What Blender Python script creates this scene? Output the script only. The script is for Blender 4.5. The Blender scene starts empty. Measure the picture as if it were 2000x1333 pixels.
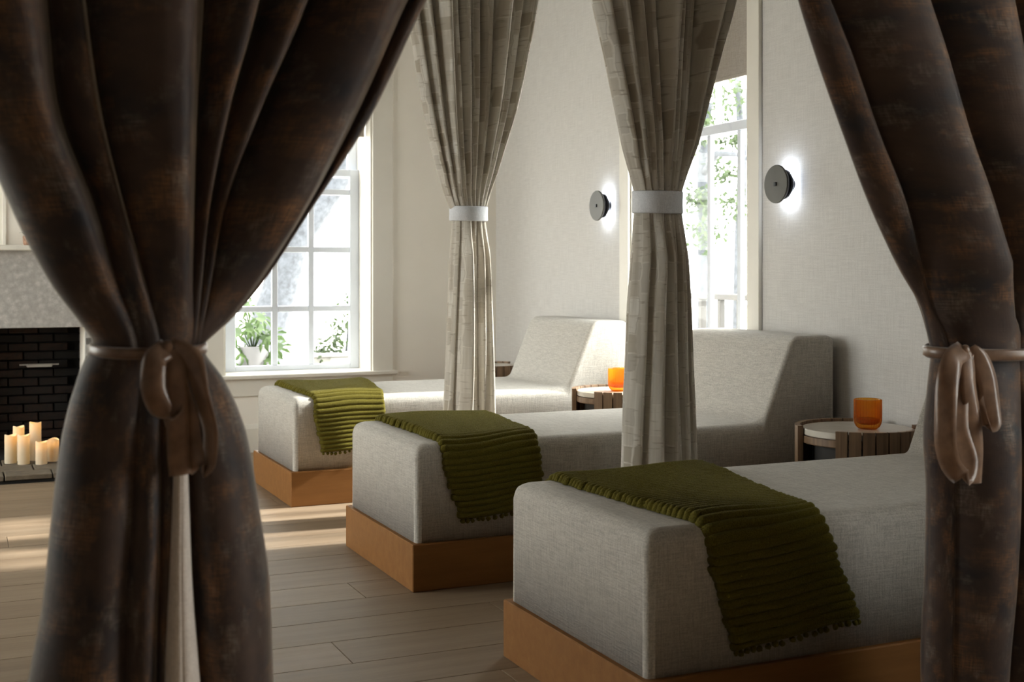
import bpy, bmesh, math, random
import numpy as np
from mathutils import Vector, Matrix

# ------------------------------------------------------------------ camera, world, sun, exposure
H = 1.3                        # eye height; lengths below are often given in eye heights
F = 2426.0                     # focal length in pixels of the 2000 x 1333 frame
HOR = 530.0                    # horizon row
YAW = math.radians(24.2)
CA, SA = math.cos(YAW), math.sin(YAW)
scene = bpy.context.scene
COL = scene.collection

cam_data = bpy.data.cameras.new('camera')
cam = bpy.data.objects.new('camera', cam_data)
COL.objects.link(cam)
cam.location = (0, 0, H)
cam.rotation_euler = (math.pi / 2, 0, -YAW)
cam_data.sensor_width = 36
cam_data.lens = F / 2000 * 36
cam_data.shift_y = -(666.5 - HOR) / 2000
cam_data.clip_start = 0.05
cam_data.clip_end = 200
cam_data.dof.use_dof = True
cam_data.dof.focus_distance = 4.9
cam_data.dof.aperture_fstop = 5.0
scene.camera = cam

world = bpy.data.worlds.new('sky')
scene.world = world
world.use_nodes = True
wn = world.node_tree.nodes
wn['Background'].inputs['Color'].default_value = (1.0, 0.985, 0.945, 1)
wn['Background'].inputs['Strength'].default_value = 6.3

sun_data = bpy.data.lights.new('sun', 'SUN')
sun_data.energy = 6.5
sun_data.angle = math.radians(2.5)
sun_data.color = (1.0, 0.96, 0.90)
sun = bpy.data.objects.new('sun', sun_data)
COL.objects.link(sun)
sun.rotation_euler = Vector((-1.0, 0.07, -0.62)).to_track_quat('-Z', 'Y').to_euler()
sun.location = (12, 5, 9)

vs = scene.view_settings
vs.view_transform = 'Standard'
vs.look = 'None'
vs.gamma = 1
vs.use_curve_mapping = False
vs.exposure = 1.0
scene.cycles.sample_clamp_indirect = 6.0
scene.cycles.max_bounces = 10
scene.cycles.diffuse_bounces = 6
scene.cycles.transparent_max_bounces = 16
scene.cycles.caustics_refractive = False
scene.cycles.caustics_reflective = False

RNG = random.Random(7)
NP = np.random.RandomState(11)

# ------------------------------------------------------------------ helpers
def direction(u, v):
    r = (u - 1000) / F
    return Vector((CA * r + SA, -SA * r + CA, (HOR - v) / F))
def on_y(u, v, y):
    d = direction(u, v); return d * (y / d.y) + Vector((0, 0, H))

def link(o, parent=None):
    COL.objects.link(o)
    if parent is not None: o.parent = parent
    return o
def tag(o, label=None, cat=None, group=None, kind=None):
    if label: o['label'] = label
    if cat: o['category'] = cat
    if group: o['group'] = group
    if kind: o['kind'] = kind
    return o
def empty(name, loc=(0, 0, 0), rz=0.0):
    o = bpy.data.objects.new(name, None)
    o.empty_display_size = 0.1
    o.location = loc; o.rotation_euler = (0, 0, rz)
    return link(o)
def mesh_obj(name, verts, faces, mat, parent=None, smooth=False, uvs=None):
    me = bpy.data.meshes.new(name)
    me.from_pydata([tuple(v) for v in verts], [], faces)
    if uvs is not None:
        uvl = me.uv_layers.new(name='cloth')
        idx = np.empty(len(me.loops), dtype=np.int32)
        me.loops.foreach_get('vertex_index', idx)
        uvl.data.foreach_set('uv', np.asarray(uvs, dtype=np.float32)[idx].ravel())
    if smooth: me.polygons.foreach_set('use_smooth', [True] * len(me.polygons))
    if mat: me.materials.append(mat)
    me.update()
    return link(bpy.data.objects.new(name, me), parent)
def share(o, parent=None, loc=None, rot=None, name=None):
    c = o.copy(); c.parent = None
    if name: c.name = name
    if loc is not None: c.location = loc
    if rot is not None: c.rotation_euler = rot
    return link(c, parent)

def pchip(xs, ys, xq):
    xs = np.asarray(xs, float); ys = np.asarray(ys, float)
    h_ = np.diff(xs); d = np.diff(ys) / h_
    m = np.zeros_like(ys)
    m[0], m[-1] = d[0], d[-1]
    for i in range(1, len(xs) - 1):
        if d[i-1] * d[i] > 0:
            w1_, w2_ = 2*h_[i] + h_[i-1], h_[i] + 2*h_[i-1]
            m[i] = (w1_ + w2_) / (w1_/d[i-1] + w2_/d[i])
    k_ = np.clip(np.searchsorted(xs, xq) - 1, 0, len(h_) - 1)
    t = (xq - xs[k_]) / h_[k_]
    return ((2*t**3 - 3*t**2 + 1)*ys[k_] + (t**3 - 2*t**2 + t)*h_[k_]*m[k_] + (-2*t**3 + 3*t**2)*ys[k_+1] + (t**3 - t**2)*h_[k_]*m[k_+1])

class MB:
    """collects shapes for one mesh"""
    def __init__(s): s.v = []; s.f = []
    def add(s, v, f):
        o = len(s.v); s.v += [tuple(p) for p in v]; s.f += [tuple(i + o for i in q) for q in f]; return s
    def box(s, lo, hi, b=0.0):
        x0, y0, z0 = lo; x1, y1, z1 = hi
        if b <= 0:
            v = [(x0,y0,z0),(x1,y0,z0),(x1,y1,z0),(x0,y1,z0),(x0,y0,z1),(x1,y0,z1),(x1,y1,z1),(x0,y1,z1)]
            return s.add(v, [(0,3,2,1),(4,5,6,7),(0,1,5,4),(1,2,6,5),(2,3,7,6),(3,0,4,7)])
        def ring(i, z):
            a0, a1, c0, c1 = x0 + i, x1 - i, y0 + i, y1 - i
            return [(a0,c0,z),(a1,c0,z),(a1,c1,z),(a0,c1,z)]
        def ring8(z):
            return [(x0+b,y0,z),(x1-b,y0,z),(x1,y0+b,z),(x1,y1-b,z),(x1-b,y1,z),(x0+b,y1,z),(x0,y1-b,z),(x0,y0+b,z)]
        v = ring(b, z0) + ring8(z0 + b) + ring8(z1 - b) + ring(b, z1)
        f = [(3,2,1,0),(20,21,22,23)]
        for i in range(8):
            j = (i + 1) % 8; f.append((4+i, 4+j, 12+j, 12+i))
        B = 4; T = 12
        f += [(0,1,B+1,B+0),(1,2,B+3,B+2),(2,3,B+5,B+4),(3,0,B+7,B+6),(1,B+2,B+1),(2,B+4,B+3),(3,B+6,B+5),(0,B+0,B+7)]
        f += [(T+0,T+1,21,20),(T+2,T+3,22,21),(T+4,T+5,23,22),(T+6,T+7,20,23),(T+1,T+2,21),(T+3,T+4,22),(T+5,T+6,23),(T+7,T+0,20)]
        return s.add(v, f)
    def lathe(s, prof, n=32, axis='z', c=(0,0,0), a0=0.0, a1=2*math.pi, rib=None):
        full = abs(a1 - a0 - 2 * math.pi) < 1e-6
        m = n if full else n + 1
        v = []
        for (r, z) in prof:
            for i in range(m):
                a = a0 + (a1 - a0) * i / n
                rr = r if rib is None else r * (1 + rib(a, z))
                if axis == 'z': p = (c[0] + rr*math.cos(a), c[1] + rr*math.sin(a), c[2] + z)
                elif axis == 'x': p = (c[0] + z, c[1] + rr*math.cos(a), c[2] + rr*math.sin(a))
                v.append(p)
        f = []
        for k in range(len(prof) - 1):
            for i in range(n if full else n):
                j = (i + 1) % m if full else i + 1
                f.append((k*m+i, k*m+j, (k+1)*m+j, (k+1)*m+i))
        return s.add(v, f)
    def tube(s, pts, radii, n=8, cap=True):
        pts = [Vector(p) for p in pts]
        if not hasattr(radii, '__len__'): radii = [radii] * len(pts)
        v = []; ref = None
        for i, p in enumerate(pts):
            t = (pts[min(i+1, len(pts)-1)] - pts[max(i-1, 0)]).normalized()
            if ref is None: ref = t.orthogonal().normalized()
            ref = (ref - t * ref.dot(t)).normalized()
            bn = t.cross(ref)
            for k in range(n):
                a = 2*math.pi*k/n
                v.append(p + (ref*math.cos(a) + bn*math.sin(a)) * radii[i])
        f = []
        for i in range(len(pts)-1):
            for k in range(n):
                j = (k+1) % n
                f.append((i*n+k, i*n+j, (i+1)*n+j, (i+1)*n+k))
        if cap:
            f.append(tuple(range(n))[::-1]); f.append(tuple((len(pts)-1)*n + k for k in range(n)))
        return s.add(v, f)
    def build(s, name, mat, parent=None, smooth=False):
        return mesh_obj(name, s.v, s.f, mat, parent, smooth)

def autosmooth(o, deg=35):
    me = o.data
    bm = bmesh.new(); bm.from_mesh(me)
    for e in bm.edges:
        if len(e.link_faces) == 2 and e.calc_face_angle(0) > math.radians(deg): e.smooth = False
    for f in bm.faces: f.smooth = True
    bm.to_mesh(me); bm.free()
    return o
def clean_normals(o):
    me = o.data
    bm = bmesh.new(); bm.from_mesh(me)
    bmesh.ops.remove_doubles(bm, verts=bm.verts, dist=1e-5)
    bmesh.ops.recalc_face_normals(bm, faces=bm.faces)
    bm.to_mesh(me); bm.free()
    return o

# ------------------------------------------------------------------ materials
class Mat:
    def __init__(s, name):
        s.m = bpy.data.materials.new(name); s.m.use_nodes = True
        s.t = s.m.node_tree; s.n = s.t.nodes; s.l = s.t.links
        s.b = s.n['Principled BSDF']; s.out = s.n['Material Output']
    def node(s, typ, **kw):
        n = s.n.new(typ)
        for k, v in kw.items():
            if k in n.inputs: s.set(n.inputs[k], v)
            else: setattr(n, k, v)
        return n
    def set(s, sock, v):
        if hasattr(v, 'links') or isinstance(v, bpy.types.NodeSocket): s.l.new(v, sock)
        else: sock.default_value = v
    def p(s, **kw):
        for k, v in kw.items(): s.set(s.b.inputs[k.replace('_', ' ')], v)
        return s
    def coords(s, kind='Object', scale=(1,1,1), offset=None, rot=(0,0,0)):
        tc = s.node('ShaderNodeTexCoord')
        mp = s.node('ShaderNodeMapping')
        mp.inputs['Scale'].default_value = scale
        mp.inputs['Rotation'].default_value = rot
        s.l.new(tc.outputs[kind], mp.inputs['Vector'])
        if offset is not None: s.l.new(offset, mp.inputs['Location'])
        return mp.outputs['Vector']
    def noise(s, vec, scale=1.0, detail=3.0, rough=0.55, out='Fac'):
        n = s.node('ShaderNodeTexNoise')
        n.inputs['Scale'].default_value = scale; n.inputs['Detail'].default_value = detail
        n.inputs['Roughness'].default_value = rough
        s.l.new(vec, n.inputs['Vector'])
        return n.outputs[out]
    def ramp(s, fac, stops, interp='LINEAR'):
        n = s.node('ShaderNodeValToRGB'); e = n.color_ramp.elements
        n.color_ramp.interpolation = interp
        while len(e) < len(stops): e.new(0.5)
        for k, (pos, c) in enumerate(stops):
            e[k].position = pos; e[k].color = (*c, 1) if len(c) == 3 else c
        s.set(n.inputs['Fac'], fac)
        return n.outputs['Color']
    def mix(s, a, b, f=0.5, mode='MIX'):
        n = s.node('ShaderNodeMix', data_type='RGBA', blend_type=mode)
        for sock, v in ((n.inputs['Factor'], f), (n.inputs[6], a), (n.inputs[7], b)):
            if isinstance(v, tuple) and len(v) == 3: v = (*v, 1)
            s.set(sock, v)
        return n.outputs[2]
    def math(s, op, a, b=0.5):
        n = s.node('ShaderNodeMath', operation=op)
        s.set(n.inputs[0], a); s.set(n.inputs[1], b)
        return n.outputs[0]
    def bump(s, h, strength=0.3, dist=0.01):
        n = s.node('ShaderNodeBump'); n.inputs['Strength'].default_value = strength
        n.inputs['Distance'].default_value = dist
        s.l.new(h, n.inputs['Height']); s.l.new(n.outputs['Normal'], s.b.inputs['Normal'])
        return s

def plain(name, col, rough=0.5, metal=0.0, var=0.08, scale=6.0, spec=0.5):
    m = Mat(name)
    n = m.noise(m.coords('Object'), scale, 3)
    lo = tuple(c * (1 - var) for c in col); hi = tuple(min(1, c * (1 + var)) for c in col)
    m.p(Base_Color=m.ramp(n, [(0.3, lo), (0.7, hi)]), Roughness=rough, Metallic=metal)
    m.b.inputs['Specular IOR Level'].default_value = spec
    return m.m

def weave(name, lo, hi, bump=0.35, fine=260.0, slub=14.0, sheen=0.0, big=None):
    m = Mat(name)
    a = m.noise(m.coords('Object', (slub, fine, fine)), 1.0, 2)
    b = m.noise(m.coords('Object', (fine, slub, fine)), 1.0, 2)
    c = m.noise(m.coords('Object', (fine, fine, slub)), 1.0, 2)
    s = m.math('MULTIPLY', m.math('ADD', m.math('ADD', a, b), c), 1/3)
    col = m.ramp(s, [(0.40, lo), (0.60, hi)])
    if big:
        col = m.mix(col, big, m.math('MULTIPLY', m.noise(m.coords('Object'), 3.0, 2), 0.25))
    m.p(Base_Color=col, Roughness=0.92)
    m.b.inputs['Specular IOR Level'].default_value = 0.15
    if sheen: m.b.inputs['Sheen Weight'].default_value = sheen
    m.bump(s, bump, 0.004)
    return m.m

M = {}
M['wallpaper'] = weave('woven_wallpaper', (0.56, 0.545, 0.525), (0.66, 0.645, 0.62), 0.25, 170, 8)
M['wall_paint'] = plain('warm_white_paint', (0.88, 0.84, 0.765), 0.75, var=0.02, scale=2)
M['hall_paint'] = plain('taupe_paint', (0.46, 0.41, 0.35), 0.7, var=0.03, scale=2)
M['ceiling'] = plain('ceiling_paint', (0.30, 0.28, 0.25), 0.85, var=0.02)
M['trim'] = plain('cream_trim_paint', (0.74, 0.71, 0.64), 0.45, var=0.02)
M['sash'] = plain('white_sash_paint', (0.70, 0.755, 0.85), 0.4, var=0.02)
M['linen'] = weave('grey_linen', (0.39, 0.37, 0.335), (0.58, 0.555, 0.505), 0.5, 230, 16, 0.1)

def mk_base_wood():
    m = Mat('honey_wood')
    v = m.coords('Object', (1.2, 14, 14))
    n = m.noise(v, 1.6, 5, 0.6)
    n2 = m.noise(m.coords('Object', (6, 90, 90)), 1.0, 3)
    col = m.ramp(n, [(0.25, (0.195, 0.084, 0.024)), (0.55, (0.24, 0.108, 0.032)), (0.8, (0.285, 0.136, 0.043))])
    col = m.mix(col, (0.30, 0.13, 0.04), m.math('MULTIPLY', n2, 0.22))
    m.p(Base_Color=col, Roughness=0.5)
    m.b.inputs['Specular IOR Level'].default_value = 0.2
    m.bump(n2, 0.05, 0.002)
    return m.m
M['base_wood'] = mk_base_wood()

def mk_plank():
    m = Mat('oak_plank')
    oi = m.node('ShaderNodeObjectInfo')
    off = m.math('MULTIPLY', oi.outputs['Random'], 37.0)
    cx = m.node('ShaderNodeCombineXYZ', X=off, Y=off, Z=off)
    n = m.noise(m.coords('Object', (0.9, 13, 4), cx.outputs[0]), 1.3, 6, 0.6)
    f = m.noise(m.coords('Object', (5, 130, 30), cx.outputs[0]), 1.0, 3)
    col = m.ramp(n, [(0.2, (0.185, 0.128, 0.080)), (0.5, (0.27, 0.198, 0.132)), (0.8, (0.345, 0.268, 0.19))])
    tone = m.ramp(oi.outputs['Random'], [(0, (0.86, 0.85, 0.84)), (1, (1.10, 1.10, 1.10))])
    col = m.mix(col, tone, 1.0, 'MULTIPLY')
    col = m.mix(col, (0.14, 0.095, 0.06), m.math('MULTIPLY', f, 0.30))
    m.p(Base_Color=col, Roughness=m.math('ADD', m.math('MULTIPLY', n, 0.2), 0.46))
    m.b.inputs['Specular IOR Level'].default_value = 0.28
    m.bump(f, 0.12, 0.002)
    return m.m
M['plank'] = mk_plank()
M['grout'] = plain('plank_joint', (0.075, 0.055, 0.04), 0.8)
M['walnut'] = None
def mk_walnut():
    m = Mat('walnut')
    oi = m.node('ShaderNodeObjectInfo')
    off = m.math('MULTIPLY', oi.outputs['Random'], 23.0)
    cx = m.node('ShaderNodeCombineXYZ', X=off, Y=off, Z=off)
    n = m.noise(m.coords('Object', (50, 50, 2.5), cx.outputs[0]), 1.0, 4)
    m.p(Base_Color=m.ramp(n, [(0.3, (0.14, 0.083, 0.045)), (0.7, (0.27, 0.172, 0.098))]), Roughness=0.5)
    return m.m
M['walnut'] = mk_walnut()
def mk_marble():
    m = Mat('cream_marble')
    n = m.noise(m.coords('Object'), 5, 6, 0.65)
    m.p(Base_Color=m.ramp(n, [(0.3, (0.62, 0.575, 0.50)), (0.7, (0.74, 0.70, 0.62))]), Roughness=0.22)
    return m.m
M['marble'] = mk_marble()
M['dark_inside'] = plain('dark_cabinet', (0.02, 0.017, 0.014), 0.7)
M['sconce'] = plain('dark_bronze', (0.075, 0.072, 0.062), 0.42, 0.35)
M['sconce_black'] = plain('black_metal', (0.016, 0.016, 0.02), 0.3, 0.5)

def mk_emit(name, col, st):
    m = Mat(name)
    e = m.node('ShaderNodeEmission', Color=(*col, 1), Strength=st)
    m.l.new(e.outputs[0], m.out.inputs['Surface'])
    return m.m
M['led'] = mk_emit('led_light', (0.80, 0.88, 1.0), 60.0)
M['flame'] = mk_emit('candle_flame', (1.0, 0.58, 0.18), 26.0)

def mk_glass_pane():
    m = Mat('window_glass')
    tr = m.node('ShaderNodeBsdfTransparent', Color=(0.97, 0.985, 0.98, 1))
    gl = m.node('ShaderNodeBsdfGlossy', Color=(1, 1, 1, 1), Roughness=0.02)
    lw = m.node('ShaderNodeLayerWeight', Blend=0.5)
    fac = m.math('MULTIPLY', m.math('POWER', lw.outputs['Facing'], 4.0), 0.35)
    mx = m.node('ShaderNodeMixShader')
    m.l.new(fac, mx.inputs[0]); m.l.new(tr.outputs[0], mx.inputs[1]); m.l.new(gl.outputs[0], mx.inputs[2])
    m.l.new(mx.outputs[0], m.out.inputs['Surface'])
    return m.m
M['glass'] = mk_glass_pane()

def mk_amber():
    m = Mat('amber_glass')
    lw0 = m.node('ShaderNodeLayerWeight', Blend=0.5)
    tr = m.node('ShaderNodeBsdfTransparent', Color=m.ramp(lw0.outputs['Facing'], [(0.05, (0.99, 0.74, 0.28)), (0.45, (0.90, 0.52, 0.10)), (0.9, (0.55, 0.20, 0.02))]))
    df = m.node('ShaderNodeBsdfTranslucent', Color=(0.68, 0.33, 0.04, 1))
    gl = m.node('ShaderNodeBsdfGlossy', Color=(1, 0.85, 0.6, 1), Roughness=0.06)
    lw = m.node('ShaderNodeLayerWeight', Blend=0.5)
    fr = m.node('ShaderNodeMath', operation='MULTIPLY_ADD'); m.l.new(m.math('POWER', lw.outputs['Facing'], 4.0), fr.inputs[0])
    fr.inputs[1].default_value = 0.5; fr.inputs[2].default_value = 0.04
    m1 = m.node('ShaderNodeMixShader', Fac=0.24); m2 = m.node('ShaderNodeMixShader')
    m.l.new(tr.outputs[0], m1.inputs[1]); m.l.new(df.outputs[0], m1.inputs[2])
    m.l.new(fr.outputs[0], m2.inputs[0]); m.l.new(m1.outputs[0], m2.inputs[1]); m.l.new(gl.outputs[0], m2.inputs[2])
    m.l.new(m2.outputs[0], m.out.inputs['Surface'])
    return m.m
M['amber'] = mk_amber()

def mk_wax():
    m = Mat('ivory_wax')
    n = m.noise(m.coords('Object'), 20, 3)
    col = m.ramp(n, [(0.3, (0.80, 0.73, 0.58)), (0.7, (0.86, 0.80, 0.66))])
    df = m.node('ShaderNodeBsdfDiffuse'); m.l.new(col, df.inputs['Color'])
    tr = m.node('ShaderNodeBsdfTranslucent', Color=(0.95, 0.80, 0.50, 1))
    mx = m.node('ShaderNodeMixShader', Fac=0.38)
    m.l.new(df.outputs[0], mx.inputs[1]); m.l.new(tr.outputs[0], mx.inputs[2])
    m.l.new(mx.outputs[0], m.out.inputs['Surface'])
    return m.m
M['wax'] = mk_wax()

def mk_velvet():
    m = Mat('distressed_brown_velvet')
    a = m.noise(m.coords('UV', (7, 9, 1)), 1.0, 5, 0.62)                  # rust patches
    b = m.noise(m.coords('UV', (5, 6, 1), rot=(0, 0, 0.5)), 1.3, 4, 0.6)  # cool and warm ground
    g = m.noise(m.coords('UV', (11, 8, 1), rot=(0, 0, -0.4)), 1.2, 5, 0.65)
    h = m.noise(m.coords('UV', (30, 260, 1)), 1.0, 2)                     # crosswise threads
    w = m.noise(m.coords('UV', (260, 30, 1)), 1.0, 2)
    st = m.math('MULTIPLY', m.math('ADD', h, w), 0.5)
    thr = m.ramp(st, [(0.40, (0.1, 0.1, 0.1)), (0.60, (1, 1, 1))])
    base = m.ramp(b, [(0.32, (0.026, 0.026, 0.031)), (0.48, (0.056, 0.038, 0.032)), (0.70, (0.085, 0.055, 0.042))])
    rust = m.math('MULTIPLY', m.ramp(a, [(0.50, (0, 0, 0)), (0.74, (1, 1, 1))]), thr)
    col = m.mix(base, (0.30, 0.15, 0.065), rust)
    grey = m.math('MULTIPLY', m.ramp(g, [(0.54, (0, 0, 0)), (0.78, (0.9, 0.9, 0.9))]), thr)
    col = m.mix(col, (0.26, 0.23, 0.195), grey)
    m.p(Base_Color=col, Roughness=0.6)
    m.b.inputs['Specular IOR Level'].default_value = 0.22
    m.b.inputs['Sheen Weight'].default_value = 1.0
    m.b.inputs['Sheen Roughness'].default_value = 0.28
    m.b.inputs['Sheen Tint'].default_value = (0.86, 0.80, 0.72, 1)
    m.bump(st, 0.25, 0.003)
    return m.m
M['velvet'] = mk_velvet()

def mk_print():
    m = Mat('printed_beige_drape')
    uv = m.coords('UV', (1, 1, 1), rot=(0, 0, math.pi / 2))
    wob = m.noise(m.coords('UV', (16, 9, 1)), 1.0, 2, out='Color')
    ad = m.node('ShaderNodeVectorMath', operation='SCALE'); m.l.new(wob, ad.inputs[0]); ad.inputs['Scale'].default_value = 0.03
    av = m.node('ShaderNodeVectorMath', operation='ADD'); m.l.new(uv, av.inputs[0]); m.l.new(ad.outputs[0], av.inputs[1])
    br = m.node('ShaderNodeTexBrick', offset=0.37, offset_frequency=2, squash=0.6, squash_frequency=3)
    m.l.new(av.outputs[0], br.inputs['Vector'])
    br.inputs['Color1'].default_value = (0, 0, 0, 1); br.inputs['Color2'].default_value = (1, 1, 1, 1)
    br.inputs['Mortar'].default_value = (0.5, 0.5, 0.5, 1)
    br.inputs['Scale'].default_value = 1.0
    br.inputs['Mortar Size'].default_value = 0.006; br.inputs['Mortar Smooth'].default_value = 1.0
    br.inputs['Brick Width'].default_value = 0.12; br.inputs['Row Height'].default_value = 0.038
    base = m.ramp(br.outputs['Color'], [(0.0, (0.34, 0.29, 0.22)), (0.25, (0.54, 0.50, 0.43)), (0.5, (0.72, 0.69, 0.63)), (0.72, (0.47, 0.44, 0.39)), (1.0, (0.82, 0.80, 0.75))])
    columns = m.noise(m.coords('UV', (22, 1.1, 1)), 1.0, 3)               # upright bark-like bands of the print
    col = m.mix(base, (0.36, 0.315, 0.25), m.ramp(columns, [(0.48, (0, 0, 0)), (0.62, (0.75, 0.75, 0.75))]))
    wash = m.noise(m.coords('UV', (9, 5, 1)), 1.0, 4)
    col = m.mix(col, (0.66, 0.635, 0.58), m.math('MULTIPLY', wash, 0.32))
    dash = m.noise(m.coords('UV', (16, 70, 1)), 1.0, 2)
    col = m.mix(col, (0.30, 0.255, 0.20), m.ramp(dash, [(0.60, (0, 0, 0)), (0.72, (0.7, 0.7, 0.7))]))
    fine = m.noise(m.coords('UV', (400, 60, 1)), 1.0, 2)
    col = m.mix(col, (0.46, 0.42, 0.36), m.math('MULTIPLY', fine, 0.2))
    m.l.new(col, m.b.inputs['Base Color'])
    m.p(Roughness=0.9)
    m.b.inputs['Specular IOR Level'].default_value = 0.15
    tr = m.node('ShaderNodeBsdfTranslucent'); m.l.new(col, tr.inputs['Color'])
    mx = m.node('ShaderNodeMixShader', Fac=0.25)
    m.l.new(m.b.outputs[0], mx.inputs[1]); m.l.new(tr.outputs[0], mx.inputs[2])
    m.l.new(mx.outputs[0], m.out.inputs['Surface'])
    return m.m
M['print'] = mk_print()
M['band'] = weave('white_band_cloth', (0.60, 0.62, 0.66), (0.74, 0.76, 0.80), 0.2, 300, 40)
M['lining'] = weave('pale_lining', (0.60, 0.53, 0.475), (0.72, 0.645, 0.58), 0.15, 250, 40)
def mk_ribbon():
    m = Mat('copper_satin')
    n = m.noise(m.coords('Object', (30, 30, 30)), 1.0, 2)
    m.p(Base_Color=m.ramp(n, [(0.3, (0.135, 0.074, 0.043)), (0.7, (0.23, 0.132, 0.078))]), Roughness=0.3)
    m.b.inputs['Sheen Weight'].default_value = 0.2
    m.b.inputs['Anisotropic'].default_value = 0.4
    return m.m
M['ribbon'] = mk_ribbon()

def mk_throw():
    m = Mat('olive_chenille')
    n = m.noise(m.coords('Object'), 260, 3)
    g = m.noise(m.coords('Object'), 7, 3)
    col = m.ramp(n, [(0.3, (0.062, 0.050, 0.003)), (0.7, (0.145, 0.122, 0.013))])
    col = m.mix(col, (0.17, 0.145, 0.03), m.math('MULTIPLY', g, 0.3))
    m.p(Base_Color=col, Roughness=0.85)
    m.b.inputs['Specular IOR Level'].default_value = 0.1
    m.b.inputs['Sheen Weight'].default_value = 0.16
    m.b.inputs['Sheen Roughness'].default_value = 0.4
    m.b.inputs['Sheen Tint'].default_value = (0.95, 0.88, 0.40, 1)
    m.bump(n, 0.8, 0.006)
    return m.m
M['throw'] = mk_throw()

def mk_stone():
    m = Mat('fossil_limestone')
    v = m.node('ShaderNodeTexVoronoi', feature='F1'); v.inputs['Scale'].default_value = 26
    m.l.new(m.coords('Object'), v.inputs['Vector'])
    n = m.noise(m.coords('Object'), 38, 5, 0.7)
    col = m.ramp(n, [(0.3, (0.34, 0.325, 0.305)), (0.55, (0.46, 0.445, 0.42)), (0.75, (0.55, 0.535, 0.51))])
    col = m.mix(col, (0.30, 0.285, 0.265), m.ramp(v.outputs['Distance'], [(0.25, (0, 0, 0)), (0.7, (0.55, 0.55, 0.55))]))
    m.p(Base_Color=col, Roughness=0.6)
    m.bump(n, 0.15, 0.004)
    return m.m
M['stone'] = mk_stone()
def mk_brick(name, lo, hi, soot):
    m = Mat(name)
    oi = m.node('ShaderNodeObjectInfo')
    n = m.noise(m.coords('Object'), 30, 4)
    col = m.ramp(oi.outputs['Random'], [(0, lo), (1, hi)])
    col = m.mix(col, soot, m.ramp(n, [(0.35, (0.25, 0.25, 0.25)), (0.7, (0.85, 0.85, 0.85))]))
    m.p(Base_Color=col, Roughness=0.9); m.bump(n, 0.4, 0.006)
    return m.m
M['brick'] = mk_brick('sooty_brick', (0.007, 0.006, 0.005), (0.050, 0.021, 0.011), (0.006, 0.005, 0.0045))
M['hearth_brick'] = mk_brick('hearth_tile', (0.15, 0.12, 0.085), (0.21, 0.17, 0.12), (0.10, 0.08, 0.057))
M['soot'] = plain('soot_mortar', (0.009, 0.008, 0.007), 0.95)
M['painted_slit_light'] = plain('painted_slit_light', (0.55, 0.53, 0.5), 0.4, 0.3)  # pale colour stands for light in the firebox slit
M['shade'] = weave('roller_shade_cloth', (0.36, 0.325, 0.285), (0.47, 0.43, 0.385), 0.2, 300, 30)
def mk_leaf(name, c1, c2):
    m = Mat(name)
    oi = m.node('ShaderNodeObjectInfo')
    n = m.noise(m.coords('Object'), 9, 3)
    col = m.ramp(n, [(0.3, c1), (0.7, c2)])
    m.l.new(col, m.b.inputs['Base Color']); m.p(Roughness=0.5)
    tr = m.node('ShaderNodeBsdfTranslucent'); m.l.new(col, tr.inputs['Color'])
    mx = m.node('ShaderNodeMixShader', Fac=0.4)
    m.l.new(m.b.outputs[0], mx.inputs[1]); m.l.new(tr.outputs[0], mx.inputs[2])
    m.l.new(mx.outputs[0], m.out.inputs['Surface'])
    return m.m
M['leaf'] = mk_leaf('garden_leaf', (0.022, 0.04, 0.016), (0.06, 0.09, 0.035))
M['leaf_pale'] = mk_leaf('pale_leaf', (0.03, 0.06, 0.018), (0.07, 0.115, 0.035))
M['bark'] = plain('grey_bark', (0.062, 0.068, 0.08), 0.9, var=0.35, scale=18)
M['paving'] = plain('pale_paving', (0.62, 0.60, 0.56), 0.8, var=0.05, scale=2)
M['railing'] = plain('painted_railing', (0.05, 0.048, 0.046), 0.6)
M['planter'] = plain('white_planter', (0.22, 0.22, 0.215), 0.7)
M['pot'] = plain('grey_pot', (0.14, 0.14, 0.15), 0.7)
M['terracotta'] = plain('patterned_pot', (0.35, 0.20, 0.13), 0.6, var=0.5, scale=70)
M['houseplant'] = plain('dark_green_leaf', (0.035, 0.06, 0.02), 0.5)

# ------------------------------------------------------------------ room shell
XW, YB = 2.97 * H, 6.844 * H            # inner faces of the window wall (right) and the back wall
XL, YF = -3.1, -1.6
CEIL = 3.5
TB, TR = 0.36, 0.30                     # wall thickness back / right

def wall_mesh(name, length, height, thick, openings, mat, loc, rz):
    """local x along the wall, y outward, z up, openings = (x0, x1, z0, z1)"""
    xs = sorted({0.0, length} | {o[0] for o in openings} | {o[1] for o in openings})
    zs = sorted({0.0, height} | {o[2] for o in openings} | {o[3] for o in openings})
    mb = MB()
    for a, b in zip(xs, xs[1:]):
        for c, d in zip(zs, zs[1:]):
            xm, zm = (a + b) / 2, (c + d) / 2
            if any(o[0] < xm < o[1] and o[2] < zm < o[3] for o in openings): continue
            mb.box((a, 0, c), (b, thick, d))
    bm_o = mb.build(name, mat)
    bm = bmesh.new(); bm.from_mesh(bm_o.data)
    bmesh.ops.remove_doubles(bm, verts=bm.verts, dist=1e-5)
    seen = {}
    for f in bm.faces: seen.setdefault(frozenset(v.index for v in f.verts), []).append(f)
    bmesh.ops.delete(bm, geom=[f for fs in seen.values() if len(fs) > 1 for f in fs], context='FACES')
    bm.to_mesh(bm_o.data); bm.free()
    bm_o.location = loc; bm_o.rotation_euler = (0, 0, rz)
    bm_o['kind'] = 'structure'
    return bm_o

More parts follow.
